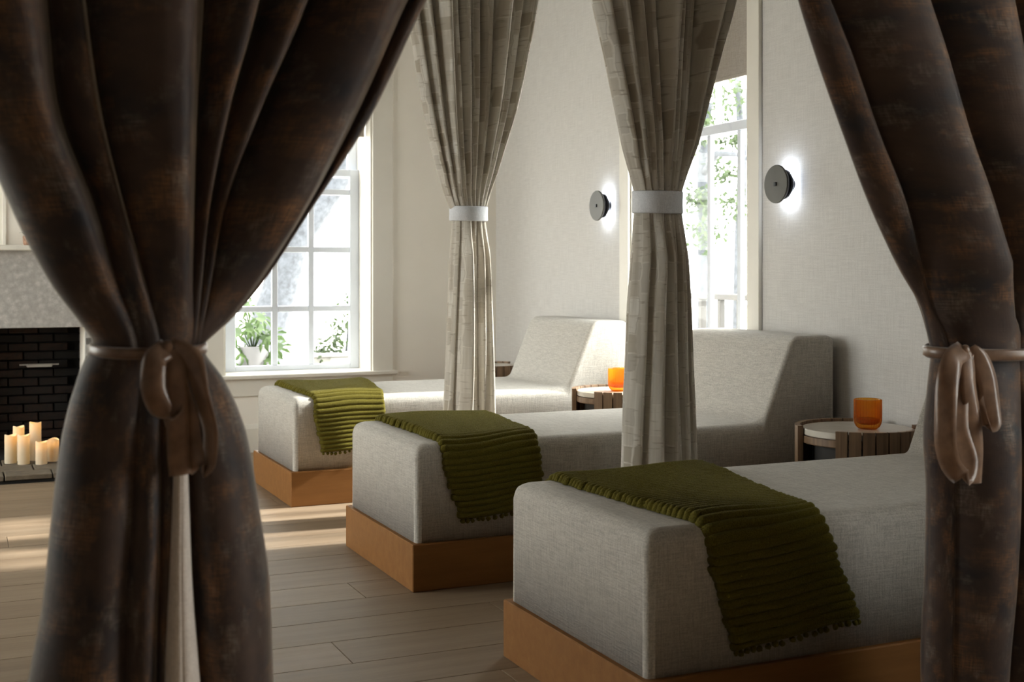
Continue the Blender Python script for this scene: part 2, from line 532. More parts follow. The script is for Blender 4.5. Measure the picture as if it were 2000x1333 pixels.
# openings in world terms
W1 = (1.3476 * H, 2.1926 * H, 0.425 * H, 2.42 * H)      # x0 x1 z0 z1 on the back wall
W2 = (4.235 * H, 5.215 * H, 0.425 * H, 2.42 * H)        # y0 y1 z0 z1 on the right wall
FP = (-0.25, 0.6246 * H, 0.0, 0.709 * H)                # firebox opening on the back wall
WL = [(5.5, 6.9, 0.4, 3.1), (7.1, 8.6, 0.4, 3.1)]  # unseen, added to bring daylight onto the lounger feet
WH = (0.1, 1.25, 0.7, 2.8)                              # added unseen hall-side window, right wall       # WL: added left wall windows (y range)

BX0 = XL - 0.3
wall_mesh('wall_back', XW + TR - BX0, CEIL, TB,
          [(W1[0] - BX0, W1[1] - BX0, W1[2], W1[3]), (FP[0] - BX0, FP[1] - BX0, FP[2], FP[3])],
          M['wall_paint'], (BX0, YB, 0), 0)
# right wall: local x -> -y world, local y -> +x
RY1 = YB
wall_mesh('wall_right', RY1 - YF, CEIL, TR, [(RY1 - W2[1], RY1 - W2[0], W2[2], W2[3]), (RY1 - WH[1], RY1 - WH[0], WH[2], WH[3])],
          M['wallpaper'], (XW, RY1, 0), -math.pi / 2)
# left wall: local x -> +y world, local y -> -x
wall_mesh('wall_left', YB - YF, CEIL, 0.3, [(a - YF, b - YF, c, d) for a, b, c, d in WL],
          M['wall_paint'], (XL, YF, 0), math.pi / 2)
PX0, PX1, PZ = -0.9, 3.45, 2.8                         # opening of the added divider, beside the velvet pair
wall_mesh('added_divider', XW - XL, CEIL, 0.12, [(PX0 - XL, PX1 - XL, 0.0, PZ)], M['hall_paint'], (XL, 2.47, 0), 0)  # unseen wall, added to dim light bouncing from the camera side
wall_mesh('wall_front', XW + TR - BX0, CEIL, 0.3, [], M['hall_paint'], (XW + TR, YF, 0), math.pi)
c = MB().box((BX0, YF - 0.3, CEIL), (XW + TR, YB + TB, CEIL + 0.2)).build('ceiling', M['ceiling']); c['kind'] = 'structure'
fl = MB().box((BX0, YF - 0.3, -0.15), (XW + TR, YB + TB, -0.012)).build('floor', M['grout']); fl['kind'] = 'structure'

# floor planks, each its own piece
PW, PL, GAP = 0.199 * H, 1.84, 0.0022
proto = None
j0 = 3.0526 * H
row = 0
k = math.floor((YF - j0) / PW)
while j0 + k * PW < YB:
    y0 = max(j0 + k * PW, YF); y1 = min(j0 + (k + 1) * PW, YB)
    shift = (1.474 * H - PL * 5) + ((k - 1) * 0.71) % PL
    x = shift
    while x < XW:
        a, b = max(x, XL), min(x + PL, XW)
        if b - a > 0.05:
            full = (b - a > PL - 1e-6) and (y1 - y0 > PW - 1e-6)
            if full and proto is not None:
                share(proto, fl, loc=((a + b) / 2, (y0 + y1) / 2, 0))
            else:
                hx, hy = (b - a) / 2 - GAP / 2, (y1 - y0) / 2 - GAP / 2
                o = MB().box((-hx, -hy, -0.014), (hx, hy, 0.0), 0.0012).build('plank', M['plank'], fl)
                o.location = ((a + b) / 2, (y0 + y1) / 2, 0)
                if full: proto = o
        x += PL
    k += 1

# baseboards
def baseboard(name, segs, mat, h=0.20, t=0.022):
    root = None
    for i, (p, q, nrm) in enumerate(segs):
        mb = MB()
        p, q, nrm = Vector(p), Vector(q), Vector(nrm)
        d = (q - p)
        prof = [(0, 0), (t, 0), (t, h - 0.03), (t * 0.6, h - 0.012), (t * 0.35, h), (0, h)]
        v = [tuple(p + nrm * a + Vector((0, 0, b))) for a, b in prof] + [tuple(q + nrm * a + Vector((0, 0, b))) for a, b in prof]
        n = len(prof)
        mb.add(v, [(i_, (i_ + 1) % n, n + (i_ + 1) % n, n + i_) for i_ in range(n)] + [tuple(range(n))[::-1], tuple(range(n, 2 * n))])
        o = mb.build(name if i == 0 else 'board', mat, root)
        clean_normals(o)
        if i == 0: root = o; o['kind'] = 'structure'
    return root
baseboard('baseboard_back', [((1.12, YB, 0), (XW, YB, 0), (0, -1, 0)), ((XL, YB, 0), (-0.56, YB, 0), (0, -1, 0))], M['trim'])
baseboard('baseboard_right', [((XW, YF, 0), (XW, YB - 0.03, 0), (-1, 0, 0))], M['trim'])
baseboard('baseboard_left', [((XL, YF, 0), (XL, YB - 0.03, 0), (1, 0, 0))], M['trim'])

# ------------------------------------------------------------------ windows
def window(name, width, z0, z1, wall_t, loc, rz, cols, low_rows, meet, stile=0.075, sash_y=None, casing_w=0.135, lstile=None,
           bar=0.044, up_rows=(), outer_gap=0.055, simple=False):
    """local x 0..width along the wall, y outward from the room face, z world height; cols/rows = bar positions"""
    r = empty(name, loc, rz); r['kind'] = 'structure'
    ct = 0.022
    tm, sm = M['trim'], M['sash']
    for a, b in ((-casing_w, 0.0), (width, width + casing_w)):
        MB().box((a, -ct, z0 - 0.02), (b, 0.0, z1), 0.003).build('casing', tm, r)
    MB().box((-casing_w - 0.02, -ct - 0.008, z1), (width + casing_w + 0.02, 0.0, z1 + 0.15), 0.004).build('head_casing', tm, r)
    sy = sash_y if sash_y is not None else wall_t * 0.6
    # jamb liners, stool and apron
    for a, b in ((-0.0, 0.012), (width - 0.012, width)):
        MB().box((a, 0, z0), (b, wall_t, z1)).build('jamb', tm, r)
    MB().box((0, 0, z1 - 0.012), (width, wall_t, z1)).build('head_jamb', tm, r)
    MB().box((-casing_w - 0.03, -0.055, z0 - 0.026), (width + casing_w + 0.03, sy, z0 + 0.004), 0.006).build('stool', tm, r)
    MB().box((0, sy, z0 - 0.02), (width, wall_t + 0.05, z0 + 0.005)).build('outer_sill', tm, r)
    MB().box((-casing_w, -0.018, z0 - 0.15), (width + casing_w, 0.0, z0 - 0.026), 0.003).build('apron', tm, r)
    ls = lstile or stile
    def sash(y, za, zb, rows, top_h, bot_h, nm):
        s = empty(nm); s.parent = r
        d = 0.036
        MB().box((0.012, y, za), (ls, y + d, zb), 0.003).build('stile', sm, s)
        MB().box((width - stile, y, za), (width - 0.012, y + d, zb), 0.003).build('stile', sm, s)
        MB().box((ls, y, za), (width - stile, y + d, za + bot_h), 0.003).build('bottom_rail', sm, s)
        MB().box((ls, y, zb - top_h), (width - stile, y + d, zb), 0.003).build('top_rail', sm, s)
        for cx in cols:
            MB().box((cx - bar / 2, y + 0.004, za + bot_h), (cx + bar / 2, y + d - 0.004, zb - top_h), 0.003).build('muntin', sm, s)
        xs = [ls] + list(cols) + [width - stile]
        for rz_ in rows:
            for a, b in zip(xs, xs[1:]):
                MB().box((a + bar / 2 * (a != ls), y + 0.004, rz_ - bar / 2), (b - bar / 2 * (b != width - stile), y + d - 0.004, rz_ + bar / 2), 0.003).build('muntin', sm, s)
        zs = [za + bot_h] + list(rows) + [zb - top_h]
        for a, b in zip(xs, xs[1:]):
            for c_, d_ in zip(zs, zs[1:]):
                MB().box((a, y + d / 2 - 0.002, c_), (b, y + d / 2 + 0.002, d_)).build('pane', M['glass'], s)
    sash(sy, z0 + 0.003, meet, low_rows, 0.055, 0.042, 'lower_sash')
    sash(sy + outer_gap, meet - 0.06, z1 - 0.012, up_rows, 0.05, 0.055, 'upper_sash')
    # light portal at the opening guides daylight sampling
    pd = bpy.data.lights.new(name + '_portal', 'AREA'); pd.shape = 'RECTANGLE'; pd.size = width; pd.size_y = z1 - z0
    pd.cycles.is_portal = True
    po = bpy.data.objects.new('daylight_portal', pd); link(po, r)
    po.location = (width / 2, wall_t + 0.07, (z0 + z1) / 2)
    po.rotation_euler = (-math.pi / 2, 0, 0)      # facing the room (-y)
    return r

w1w = W1[1] - W1[0]
window('window_1', w1w, W1[2], W1[3], TB, (W1[0], YB, 0), 0.0,
       cols=[1.683 * H - W1[0], 1.896 * H - W1[0]], low_rows=[0.782 * H, 1.1255 * H, 1.463 * H], meet=1.598 * H,
       stile=0.085, lstile=0.142, sash_y=0.22 * H, up_rows=[1.95 * H, 2.2 * H], casing_w=0.16)
w2w = W2[1] - W2[0]
mid2 = W2[1] - 4.674 * H
window('window_2', w2w, W2[2], W2[3], TR, (XW, W2[1], 0), -math.pi / 2,
       cols=[mid2 - 0.232 * H, mid2, mid2 + 0.232 * H], low_rows=[], meet=1.645 * H, stile=0.06, sash_y=0.085 * H, bar=0.032,
       casing_w=0.11)
for i, (a, b, c_, d_) in enumerate(WL):  # unseen left windows, added for daylight from that side
    window('window_%d' % (i + 3), b - a, c_, d_, 0.3, (XL, a, 0), math.pi / 2,
           cols=[(b - a) / 2], low_rows=[1.3], meet=1.95, sash_y=0.15)

window('window_5', WH[1] - WH[0], WH[2], WH[3], TR, (XW, WH[1], 0), -math.pi / 2,  # unseen window, added to light the velvet folds from the right
       cols=[(WH[1] - WH[0]) / 2], low_rows=[], meet=1.7, sash_y=0.15)

def roller_shade(loc, rz, width, ztop, zbot, label):
    r = empty('roller_shade', loc, rz)
    tag(r, label, 'blind', 'roller shades')
    MB().box((0, -0.002, zbot + 0.02), (width, 0.002, ztop)).build('shade_cloth', M['shade'], r)
    MB().box((0, -0.006, zbot), (width, 0.006, zbot + 0.02), 0.002).build('hem_bar', M['shade'], r)
    MB().lathe([(0.0, 0), (0.025, 0), (0.025, width), (0.0, width)], 16, 'x', (0, 0.0, ztop)).build('roller', M['shade'], r, True)
    return r
roller_shade((W1[0] + 0.02, YB + 0.13, 0), 0, w1w - 0.04, W1[3] - 0.045, 1.78 * H, 'taupe roller shade in the window left of the printed curtains')
roller_shade((XW + 0.03, W2[1] - 0.02, 0), -math.pi / 2, w2w - 0.04, W2[3] - 0.045, 1.812 * H, 'taupe roller shade behind the nearer printed curtain, right window')

# ------------------------------------------------------------------ loungers
def make_lounger(loc, label):
    r = empty('chaise_lounge', loc)
    tag(r, label, 'lounger', 'chaise lounges in a row')
    L, Wd = 1.64 * H, 0.723 * H
    bh = 0.1485 * H
    o = MB().box((0, 0, 0), (L, Wd, bh), 0.004).build('base', M['base_wood'], r)
    # cushion: profile in x-z, extruded across y, edges rounded
    ins = 0.016 * H
    zt, zh = 0.457 * H, 0.766 * H
    prof = [(ins, bh), (L, bh), (L, zh), (1.452 * H, zh), (1.322 * H, zt), (ins, zt)]
    bm = bmesh.new()
    a = [bm.verts.new((x, ins, z)) for x, z in prof]
    b = [bm.verts.new((x, Wd - ins, z)) for x, z in prof]
    n = len(prof)
    bm.faces.new(a); bm.faces.new(b[::-1])
    for i in range(n): bm.faces.new((a[i], b[i], b[(i + 1) % n], a[(i + 1) % n]))
    bmesh.ops.recalc_face_normals(bm, faces=bm.faces)
    wl = bm.edges.layers.float.new('bevel_weight_edge')
    for e in bm.edges:
        p, q = e.verts
        if max(p.co.z, q.co.z) < bh + 0.01: w = 0.0
        elif abs(p.co.y - q.co.y) < 1e-6 and abs(p.co.x - q.co.x) < 1e-6: w = 0.38      # upright corners
        elif abs(p.co.y - q.co.y) < 1e-6 and max(p.co.z, q.co.z) > zt + 0.1: w = 0.36   # headrest outline, crisper
        elif max(p.co.z, q.co.z) > zt + 0.1: w = 0.75
        else: w = 0.85
        e[wl] = w
    for f in bm.faces: f.smooth = True
    me = bpy.data.meshes.new('cushion'); bm.to_mesh(me); bm.free()
    me.materials.append(M['linen'])
    cu = link(bpy.data.objects.new('cushion', me), r)
    bv = cu.modifiers.new('rounded_edges', 'BEVEL'); bv.limit_method = 'WEIGHT'; bv.width = 0.066; bv.segments = 7
    bv.profile = 0.55; bv.harden_normals = True
    return r
X0 = 1.30 * H
LY = [2.226 * H, 3.644 * H, 5.171 * H]     # near side of each lounger
make_lounger((X0, LY[0], 0), 'grey linen chaise lounge on honey wood base, the nearest to the camera')
make_lounger((X0, LY[1], 0), 'grey linen chaise lounge on honey wood base, the middle one of three')
make_lounger((X0, LY[2], 0), 'grey linen chaise lounge on honey wood base, the farthest, beside the window')

# ------------------------------------------------------------------ throws
def make_throw(y_near, xl, xr, z_far, z_near_l, z_near_r, label, pompoms, seed):
    """ribbed throw laid across a lounger; x bounds at the far and the near edge of the drape"""
    r = empty('throw_blanket', (0, 0, 0))
    tag(r, label, 'blanket', 'olive ribbed throws')
    ins = 0.016 * H
    yn, yf = y_near + ins, y_near + 0.723 * H - ins
    zt = 0.457 * H
    R = 0.075
    # centre line path (y, z, ny, nz)
    path = []
    def seg(p, q, nrm, n):
        for i in range(n):
            t = i / n
            path.append((p[0] + (q[0]-p[0])*t, p[1] + (q[1]-p[1])*t, nrm[0], nrm[1]))
    N = 900
    zl = min(z_near_l, z_near_r)
    L1, La, L2, L3 = zt - R - z_far, R * math.pi / 2, (yf - yn) - 2 * R, zt - R - zl
    tot = L1 + 2 * La + L2 + L3
    per = 0.0245
    ns = int(tot / per * 7)
    rs = random.Random(seed)
    def at(s):
        if s < L1: return (yf, z_far + s, 1, 0)
        s -= L1
        if s < La:
            a = s / R; return (yf - R + R*math.cos(a), zt - R + R*math.sin(a), math.cos(a), math.sin(a))
        s -= La
        if s < L2: return (yf - R - s, zt, 0, 1)
        s -= L2
        if s < La:
            a = math.pi/2 + s / R; return (yn + R + R*math.cos(a), zt - R + R*math.sin(a), math.cos(a), math.sin(a))
        s -= La
        return (yn, zt - R - s, -1, 0)
    nx = 44
    V, Fc = [], []
    kt = [0, (L1 + La*0.5) / tot, (L1 + La + L2 + La*0.6) / tot, 1.0]
    tq = np.linspace(0, 1, ns + 1)
    XLq = pchip(kt, [xl[0], xl[0], xl[1], xl[2]], tq); XRq = pchip(kt, [xr[0], xr[0], xr[1], xr[2]], tq)
    th = 0.017
    ph = [rs.uniform(0, 6.28) for _ in range(8)]
    frill = [rs.uniform(-1, 1) for _ in range(int(tot/per) + 3)]
    for i in range(ns + 1):
        s0 = tot * i / ns
        for j in range(nx + 1):
            q = j / nx
            e = math.cos(math.pi * (1 - q))                   # dense towards the side edges
            qq = 0.5 + 0.5 * (0.35 * e + 0.65 * (2*q - 1))
            # unequal hang of the two corners: shorten the path towards the right
            hang = (zl - (z_near_l + (z_near_r - z_near_l) * qq))
            s = s0 * (tot + hang) / tot
            y, z, ny, nz = at(s)
            t = s0 / tot
            rid = s0 / per
            w = rid + 0.16*math.sin(3.1*qq + ph[0]) + 0.09*math.sin(7*qq + ph[1] + t*5)
            rib = abs(math.sin(math.pi * w)) ** 0.8
            fr = frill[int(rid)] * 0.006
            xa = float(XLq[i]) + fr - 0.005 * rib
            xb = float(XRq[i]) + 0.005 * rib - fr
            x = xa + (xb - xa) * qq
            edge = min(1.0, min(qq, 1 - qq) * 26)
            edge = math.sqrt(max(0.0, edge * (2 - edge)))
            endt = min(1.0, min(t, 1 - t) * 120)
            off = (0.002 + (th * (0.62 + 0.72 * rib)) * edge * endt
                   + 0.005 * (1 + math.sin(5*qq + ph[2] + t*6)) * edge)
            if nz == 0 and ny < 0:                             # hanging part leaves the cushion a little
                off += 0.012 * min(1, (s0 - (tot - L3)) / max(L3, 1e-3)) * (1 + 0.6*math.sin(9*qq + ph[3]))
            V.append((x, y + ny*off, z + nz*off))
    for i in range(ns):
        for j in range(nx):
            a = i*(nx+1) + j
            Fc.append((a, a+1, a+nx+2, a+nx+1))
    mesh_obj('ribbed_cloth', V, Fc, M['throw'], r, True)
    cloth = r.children[0]
    sol = cloth.modifiers.new('thickness', 'SOLIDIFY'); sol.thickness = 0.004; sol.offset = -1
    # pompom trim along the near hem
    pro = None
    base = ns*(nx+1)
    for k in range(pompoms):
        q = (k + 0.5) / pompoms
        p = V[base + int(round(q * nx))]
        if pro is None:
            bm = bmesh.new(); bmesh.ops.create_icosphere(bm, subdivisions=2, radius=0.0095)
            for v in bm.verts: v.co *= 1 + rs.uniform(-0.14, 0.14)
            for f in bm.faces: f.smooth = True
            me = bpy.data.meshes.new('pompom'); bm.to_mesh(me); bm.free(); me.materials.append(M['throw'])
            pro = link(bpy.data.objects.new('pompom', me), r); o = pro
        else:
            o = share(pro, r)
        o.location = (p[0] + rs.uniform(-0.003, 0.003), p[1] - 0.006, p[2] - 0.011 + rs.uniform(-0.004, 0.004))
        o.rotation_euler = (rs.uniform(0, 6), rs.uniform(0, 6), 0)
        sc = rs.uniform(0.85, 1.15); o.scale = (sc, sc, sc)
    return r
make_throw(LY[0], (1.415*H, 1.458*H, 1.525*H), (1.87*H, 1.775*H, 1.851*H), 0.30*H, 0.188*H, 0.222*H,
           'olive green ribbed throw with pompom trim on the nearest lounge', 19, 3)
make_throw(LY[1], (1.405*H, 1.405*H, 1.4636*H), (1.83*H, 1.737*H, 1.75*H), 0.30*H, 0.215*H, 0.235*H,
           'olive green ribbed throw on the middle lounge', 16, 5)
make_throw(LY[2], (1.40*H, 1.404*H, 1.44*H), (1.82*H, 1.72*H, 1.70*H), 0.30*H, 0.225*H, 0.24*H,
           'olive green ribbed throw on the farthest lounge by the window', 14, 8)

# ------------------------------------------------------------------ side tables
def slat_mesh(R, ang, z0, z1, t):
    mb = MB(); n = 2
    a0, a1 = -ang / 2, ang / 2
    g = 0.06 * ang
    v = []
    for z in (z0, z1):
        for rr in (R - t, R):
            for i in range(n + 1):
                a = a0 + g + (a1 - a0 - 2*g) * i / n
                v.append((rr*math.cos(a), rr*math.sin(a), z))
    m = n + 1
    def ix(zi, ri, i): return (zi*2 + ri)*m + i
    f = []
    for i in range(n):
        f += [(ix(0,1,i), ix(0,1,i+1), ix(1,1,i+1), ix(1,1,i)), (ix(0,0,i+1), ix(0,0,i), ix(1,0,i), ix(1,0,i+1)),
              (ix(1,0,i), ix(1,1,i), ix(1,1,i+1), ix(1,0,i+1)), (ix(0,0,i+1), ix(0,1,i+1), ix(0,1,i), ix(0,0,i))]
    f += [(ix(0,0,0), ix(0,1,0), ix(1,1,0), ix(1,0,0)), (ix(0,1,n), ix(0,0,n), ix(1,0,n), ix(1,1,n))]
    return mb.add(v, f)
def make_table(loc, label, rz=0.0):
    r = empty('side_table', loc, rz)
    tag(r, label, 'side table', 'round slatted side tables')
    R, zt = 0.205 * H, 0.487 * H
    zm = 0.478 * H                                   # marble surface
    MB().lathe([(0.0, zm - 0.028), (R - 0.034, zm - 0.028), (R - 0.030, zm - 0.024), (R - 0.030, zm - 0.003), (R - 0.033, zm), (0.0, zm)], 64).build('marble_top', M['marble'], r)
    MB().lathe([(0.0, zm - 0.062), (R - 0.030, zm - 0.062), (R - 0.027, zm - 0.058), (R - 0.027, zm - 0.030), (0.0, zm - 0.0285)], 64).build('apron_ring', M['walnut'], r)
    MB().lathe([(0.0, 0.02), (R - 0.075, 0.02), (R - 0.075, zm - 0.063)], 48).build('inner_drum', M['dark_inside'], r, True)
    MB().lathe([(0.0, 0.0), (R - 0.03, 0.0), (R - 0.03, 0.03), (0.0, 0.03)], 48).build('bottom_plate', M['walnut'], r)
    for o in list(r.children): autosmooth(o)
    # slats around, leaving two open bays
    n = 30; ang = 2*math.pi / n
    first = None
    for k_ in range(n):
        a = k_ * ang
        deg = math.degrees(a) % 360
        if 161 < deg < 209 or deg > 341 or deg < 29: continue
        zt_k = zt
        if first is None:
            first = autosmooth(slat_mesh(R, ang, 0.0, zt_k, 0.024).build('slat', M['walnut'], r)); o = first
        else: o = share(first, r)
        o.rotation_euler = (0, 0, a)
    return r
TABLES = [(2.745*H, 3.30*H), (2.655*H, 4.77*H), (2.705*H, 6.33*H)]
TL = ['round slatted walnut side table with marble top, nearest, right of the middle lounge',
      'round slatted walnut side table behind the middle lounge, half hidden by printed curtain',
      'round slatted walnut side table in the far corner beyond the farthest lounge']
for (x, y), lb in zip(TABLES, TL): make_table((x, y, 0), lb)

# amber ribbed tumblers
def make_tumbler(loc, label):
    r = empty('candle_tumbler', loc)
    tag(r, label, 'candle holder', 'amber ribbed glass holders')
    R, hh = 0.0445 * H, 0.098 * H
    ribf = lambda a, z: 0.075 * abs(math.sin(a * 13)) - 0.045
    out = [(0.0, 0.0), (R*0.50, 0.0), (R*0.68, hh*0.025), (R*0.84, hh*0.09), (R*0.95, hh*0.19), (R, hh*0.33), (R*1.0, hh*0.7), (R, hh)]
    inn = [(R*0.93, hh), (R*0.93, hh*0.4), (R*0.86, hh*0.24), (R*0.6, hh*0.16), (0.0, hh*0.15)]
    MB().lathe(out, 182, rib=ribf).build('ribbed_glass', M['amber'], r, True)
    MB().lathe([(R*0.985, hh), (R*0.955, hh + 0.0015), (R*0.93, hh)] + inn[1:], 56).build('inner_glass', M['amber'], r, True)
    wx = MB().lathe([(0.0, hh*0.16), (R*0.5, hh*0.165), (R*0.78, hh*0.26), (R*0.80, hh*0.36), (0.0, hh*0.36)], 32).build('wax_fill', M['amber'], r, True)
    MB().lathe([(0.0, hh*0.36), (0.0011, hh*0.36), (0.0011, hh*0.43), (0.0, hh*0.43)], 6).build('wick', M['dark_inside'], wx)
    return r
zm = 0.478 * H
t0 = on_y(1695, 826, TABLES[0][1] - 0.045)
make_tumbler((t0.x, TABLES[0][1] - 0.045, zm), 'amber ribbed glass candle holder on the nearest side table')
t1 = on_y(1208, 760, TABLES[1][1] - 0.03)
make_tumbler((t1.x, TABLES[1][1] - 0.03, zm), 'amber ribbed glass candle holder beside the nearer printed curtain')

# ------------------------------------------------------------------ wall sconces
def make_sconce(y, z, label):
    r = empty('wall_sconce', (XW, y, z), 0)
    tag(r, label, 'wall lamp', 'round wall sconces')
    def lx(prof, name, mat, n=56, **kw):
        o = MB().lathe([(rr, -d) for rr, d in prof], n, 'x', **kw).build(name, mat, r)
        clean_normals(o); return autosmooth(o)
    R = 0.0745 * H
    lx([(0, 0.0), (R*0.40, 0.0), (R*0.40, 0.036), (0, 0.036)], 'mount', M['sconce_black'])
    lx([(0, 0.034), (R*0.74, 0.034), (R*0.78, 0.038), (R*0.78, 0.050), (R*0.74, 0.054), (0, 0.054)], 'drum_ring', M['sconce_black'])
    lx([(0, 0.054), (R*0.70, 0.054), (R*0.70, 0.062), (0, 0.062)], 'spacer', M['sconce_black'])
    lx([(0, 0.062), (R*0.80, 0.062), (R*0.86, 0.066), (R*0.86, 0.076), (R*0.82, 0.080), (0, 0.080)], 'drum_ring', M['sconce_black'])
    lx([(0, 0.080), (R*0.97, 0.080), (R, 0.083), (R, 0.089), (R*0.975, 0.092), (0, 0.092)], 'front_disc', M['sconce'])
    s = 0.0075 * H
    MB().box((-0.098, -s, -s), (-0.091, s, s), 0.002).build('knob', M['sconce_black'], r)
    for a in (math.pi / 2, -math.pi / 2):
        # light strip tucked behind the drum, along its upper and lower edge
        o = MB().lathe([(R*0.45, -0.014), (R*0.62, -0.014), (R*0.62, -0.030), (R*0.45, -0.030)], 14, 'x', a0=a - 0.7, a1=a + 0.7).build('led_strip', M['led'], r)
        o['label'] = 'cool white light strip'
    return r
make_sconce(3.965*H, H + (HOR - 360)/F*4.81*H, 'dark round wall sconce glowing cool white, right of the window')
make_sconce(5.435*H, H + (HOR - 402)/F*6.15*H, 'dark round wall sconce glowing cool white between the printed curtains')

# ------------------------------------------------------------------ curtains
def drape(name, y0, keys, mat, parent, amp, rows, seed, skew=0.0, m=11, fold_amp=None, rest=0.14, recess=(), power=0.7, wob=0.0, pinch=None):
    """cloth bundle: keys = (picture row, [fold edges as picture columns on the plane y0], bundle half depth)"""
    rs = np.random.RandomState(seed)
    n = len(keys[0][1]) - 1
    K = []
    for v, us, env in keys:
        uc = (us[0] + us[-1]) / 2
        z = on_y(uc, v, y0).z
        K.append((z, [on_y(u, v, y0).x for u in us], env))
    K.sort(key=lambda q: q[0])
    zs = np.array([q[0] for q in K])
    zq = np.linspace(zs[0], zs[-1], rows)
    B = np.stack([pchip(zs, [q[1][i] for q in K], zq) for i in range(n + 1)], 1)
    E = pchip(zs, [q[2] for q in K], zq)
    if wob:
        for i in range(1, n):
            B[:, i] += wob * np.sin(zq * rs.uniform(2, 4) + rs.uniform(0, 6)) * (B[:, -1] - B[:, 0])
    pin = np.ones_like(zq) if pinch is None else np.clip(np.abs(zq - pinch) / 0.22, 0.22, 1.0)
    fa = fold_amp if fold_amp is not None else list(rs.uniform(0.7, 1.25, n))
    tt = 0.5 - 0.5 * np.cos(np.pi * np.arange(m + 1) / m)
    cols = []            # (x array, y array, u coordinate)
    for side in (1, -1):
        order = range(n) if side == 1 else range(n - 1, -1, -1)
        for k_ in order:
            w = B[:, k_+1] - B[:, k_]
            seq = tt[:-1] if side == 1 else tt[::-1][:-1]
            for t in seq:
                sn = math.sin(math.pi * t)
                x = B[:, k_] + w * (t + (skew * sn * sn * (1 if k_ < n - 1 else 0.3) if side == 1 else 0))
                S = (x - B[:, 0]) / (B[:, -1] - B[:, 0])
                S = np.clip(S, 0, 1)
                envd = E * np.sqrt(np.maximum(0, 1 - (2*S - 1)**2))
                d = (amp * fa[k_] * pin * np.minimum(w, 0.16) * (sn ** power)) * (1 if side == 1 else 0.6)
                if k_ in recess and side == 1: d = -0.35 * E * sn
                cols.append((x, y0 - side * (d + envd), (k_ + t) * rest + (0 if side == 1 else 7.0)))
    nc = len(cols)
    V = np.empty((rows, nc, 3)); UV = np.empty((rows, nc, 2))
    for c_, (x, y, uc) in enumerate(cols):
        V[:, c_, 0] = x; V[:, c_, 1] = y; V[:, c_, 2] = zq
        UV[:, c_, 0] = uc; UV[:, c_, 1] = zq
    V = V.reshape(-1, 3); UV = UV.reshape(-1, 2)
    Fc = []
    for i in range(rows - 1):
        for c_ in range(nc):
            d_ = (c_ + 1) % nc
            Fc.append((i*nc + c_, i*nc + d_, (i+1)*nc + d_, (i+1)*nc + c_))
    o = mesh_obj(name, V, Fc, mat, parent, True, uvs=UV)
    return o, dict(z=zq, B=B, E=E, K=K)

def spread(l, r, fr): return [l + (r - l) * f for f in fr]
def band(name, y0, v0, v1, l, r, mat, parent, depth, pad=3.0):
    zc_ = []
    a = on_y(l - pad, v0, y0); b = on_y(r + pad, v0, y0)
    uc = (l + r) / 2
    za, zb = on_y(uc, v0, y0).z, on_y(uc, v1, y0).z
    cx, rx = (a.x + b.x) / 2, (b.x - a.x) / 2
    mb = MB(); n = 56; V = []; Fc = []
    prof = [(1.0, zb), (1.035, zb + 0.003), (1.02, (za + zb) / 2), (1.035, za - 0.003), (1.0, za)]
    for s_, z in prof:
        for i in range(n):
            t = 2*math.pi*i/n
            V.append((cx + rx*s_*math.cos(t), y0 + depth*s_*math.sin(t), z + 0.004*math.sin(t*1.0)))
    for k_ in range(len(prof) - 1):
        for i in range(n):
            j = (i + 1) % n
            Fc.append((k_*n+i, k_*n+j, (k_+1)*n+j, (k_+1)*n+i))
    o = mb.add(V, Fc).build(name, mat, parent, True)
    sol = o.modifiers.new('thickness', 'SOLIDIFY'); sol.thickness = 0.004; sol.offset = 1
    return o

CT = CEIL - 0.01
def ceil_v(y0, u):           # picture row of the ceiling on the plane, so the drape hangs from its track
    d = direction(u, 0); return HOR - (CT - H) * F * d.y / y0
def floor_v(y0, u, z=0.006):
    d = direction(u, 0); return HOR + (H - z) * F * d.y / y0

def printed_curtain(y0, up, low, bandv, bl, br, label, seed, n_up, n_low, top_lr, bot_lr):
    uc = (bl + br) / 2
    p = on_y(uc, floor_v(y0, uc), y0)
    r = empty('printed_curtain', (0, 0, 0)); tag(r, label, 'curtain', 'printed beige curtains')
    rs = np.random.RandomState(seed)
    fr = np.concatenate([[0], np.cumsum(rs.uniform(0.6, 1.3, n_up))]); fr /= fr[-1]
    fr2 = np.linspace(0, 1, n_up + 1)
    dep = abs(on_y(br, 0, y0).x - on_y(bl, 0, y0).x) / 2 * 0.8
    zp = on_y(uc, (bandv[0] + bandv[1]) / 2, y0).z
    keys = [(ceil_v(y0, uc), spread(*top_lr, fr), 0.035)]
    for v, l, r_ in up:
        t = max(0, min(1, (v - up[0][0]) / (bandv[0] - up[0][0])))
        f = fr * (1 - t) + fr2 * t
        keys.append((v, spread(l, r_, f), 0.035 + (dep - 0.035) * t ** 2))
    keys.append(((bandv[0] + bandv[1]) / 2 + 4, spread(bl, br, fr2), dep))
    drape('upper_drape', y0, keys, M['print'], r, 1.35, 70, seed, 0.2, rest=0.10, m=14, power=0.85, pinch=zp)
    fr = np.concatenate([[0], np.cumsum(rs.uniform(0.6, 1.4, n_low))]); fr /= fr[-1]
    keys = [((bandv[0] + bandv[1]) / 2 - 4, spread(bl, br, fr), dep)]
    for v, l, r_ in low: keys.append((v, spread(l, r_, fr), dep * 1.0))
    keys.append((floor_v(y0, uc), spread(*bot_lr, fr), dep * 1.15))
    drape('lower_drape', y0, keys, M['print'], r, 1.0, 60, seed + 1, 0.14, wob=0.025, rest=0.12, m=14, power=0.85, pinch=zp)
    b_ = band('tieback_band', y0, bandv[0], bandv[1], bl, br, M['band'], r, dep + 0.022)
    b_['label'] = 'plain white tieback band'
    return r
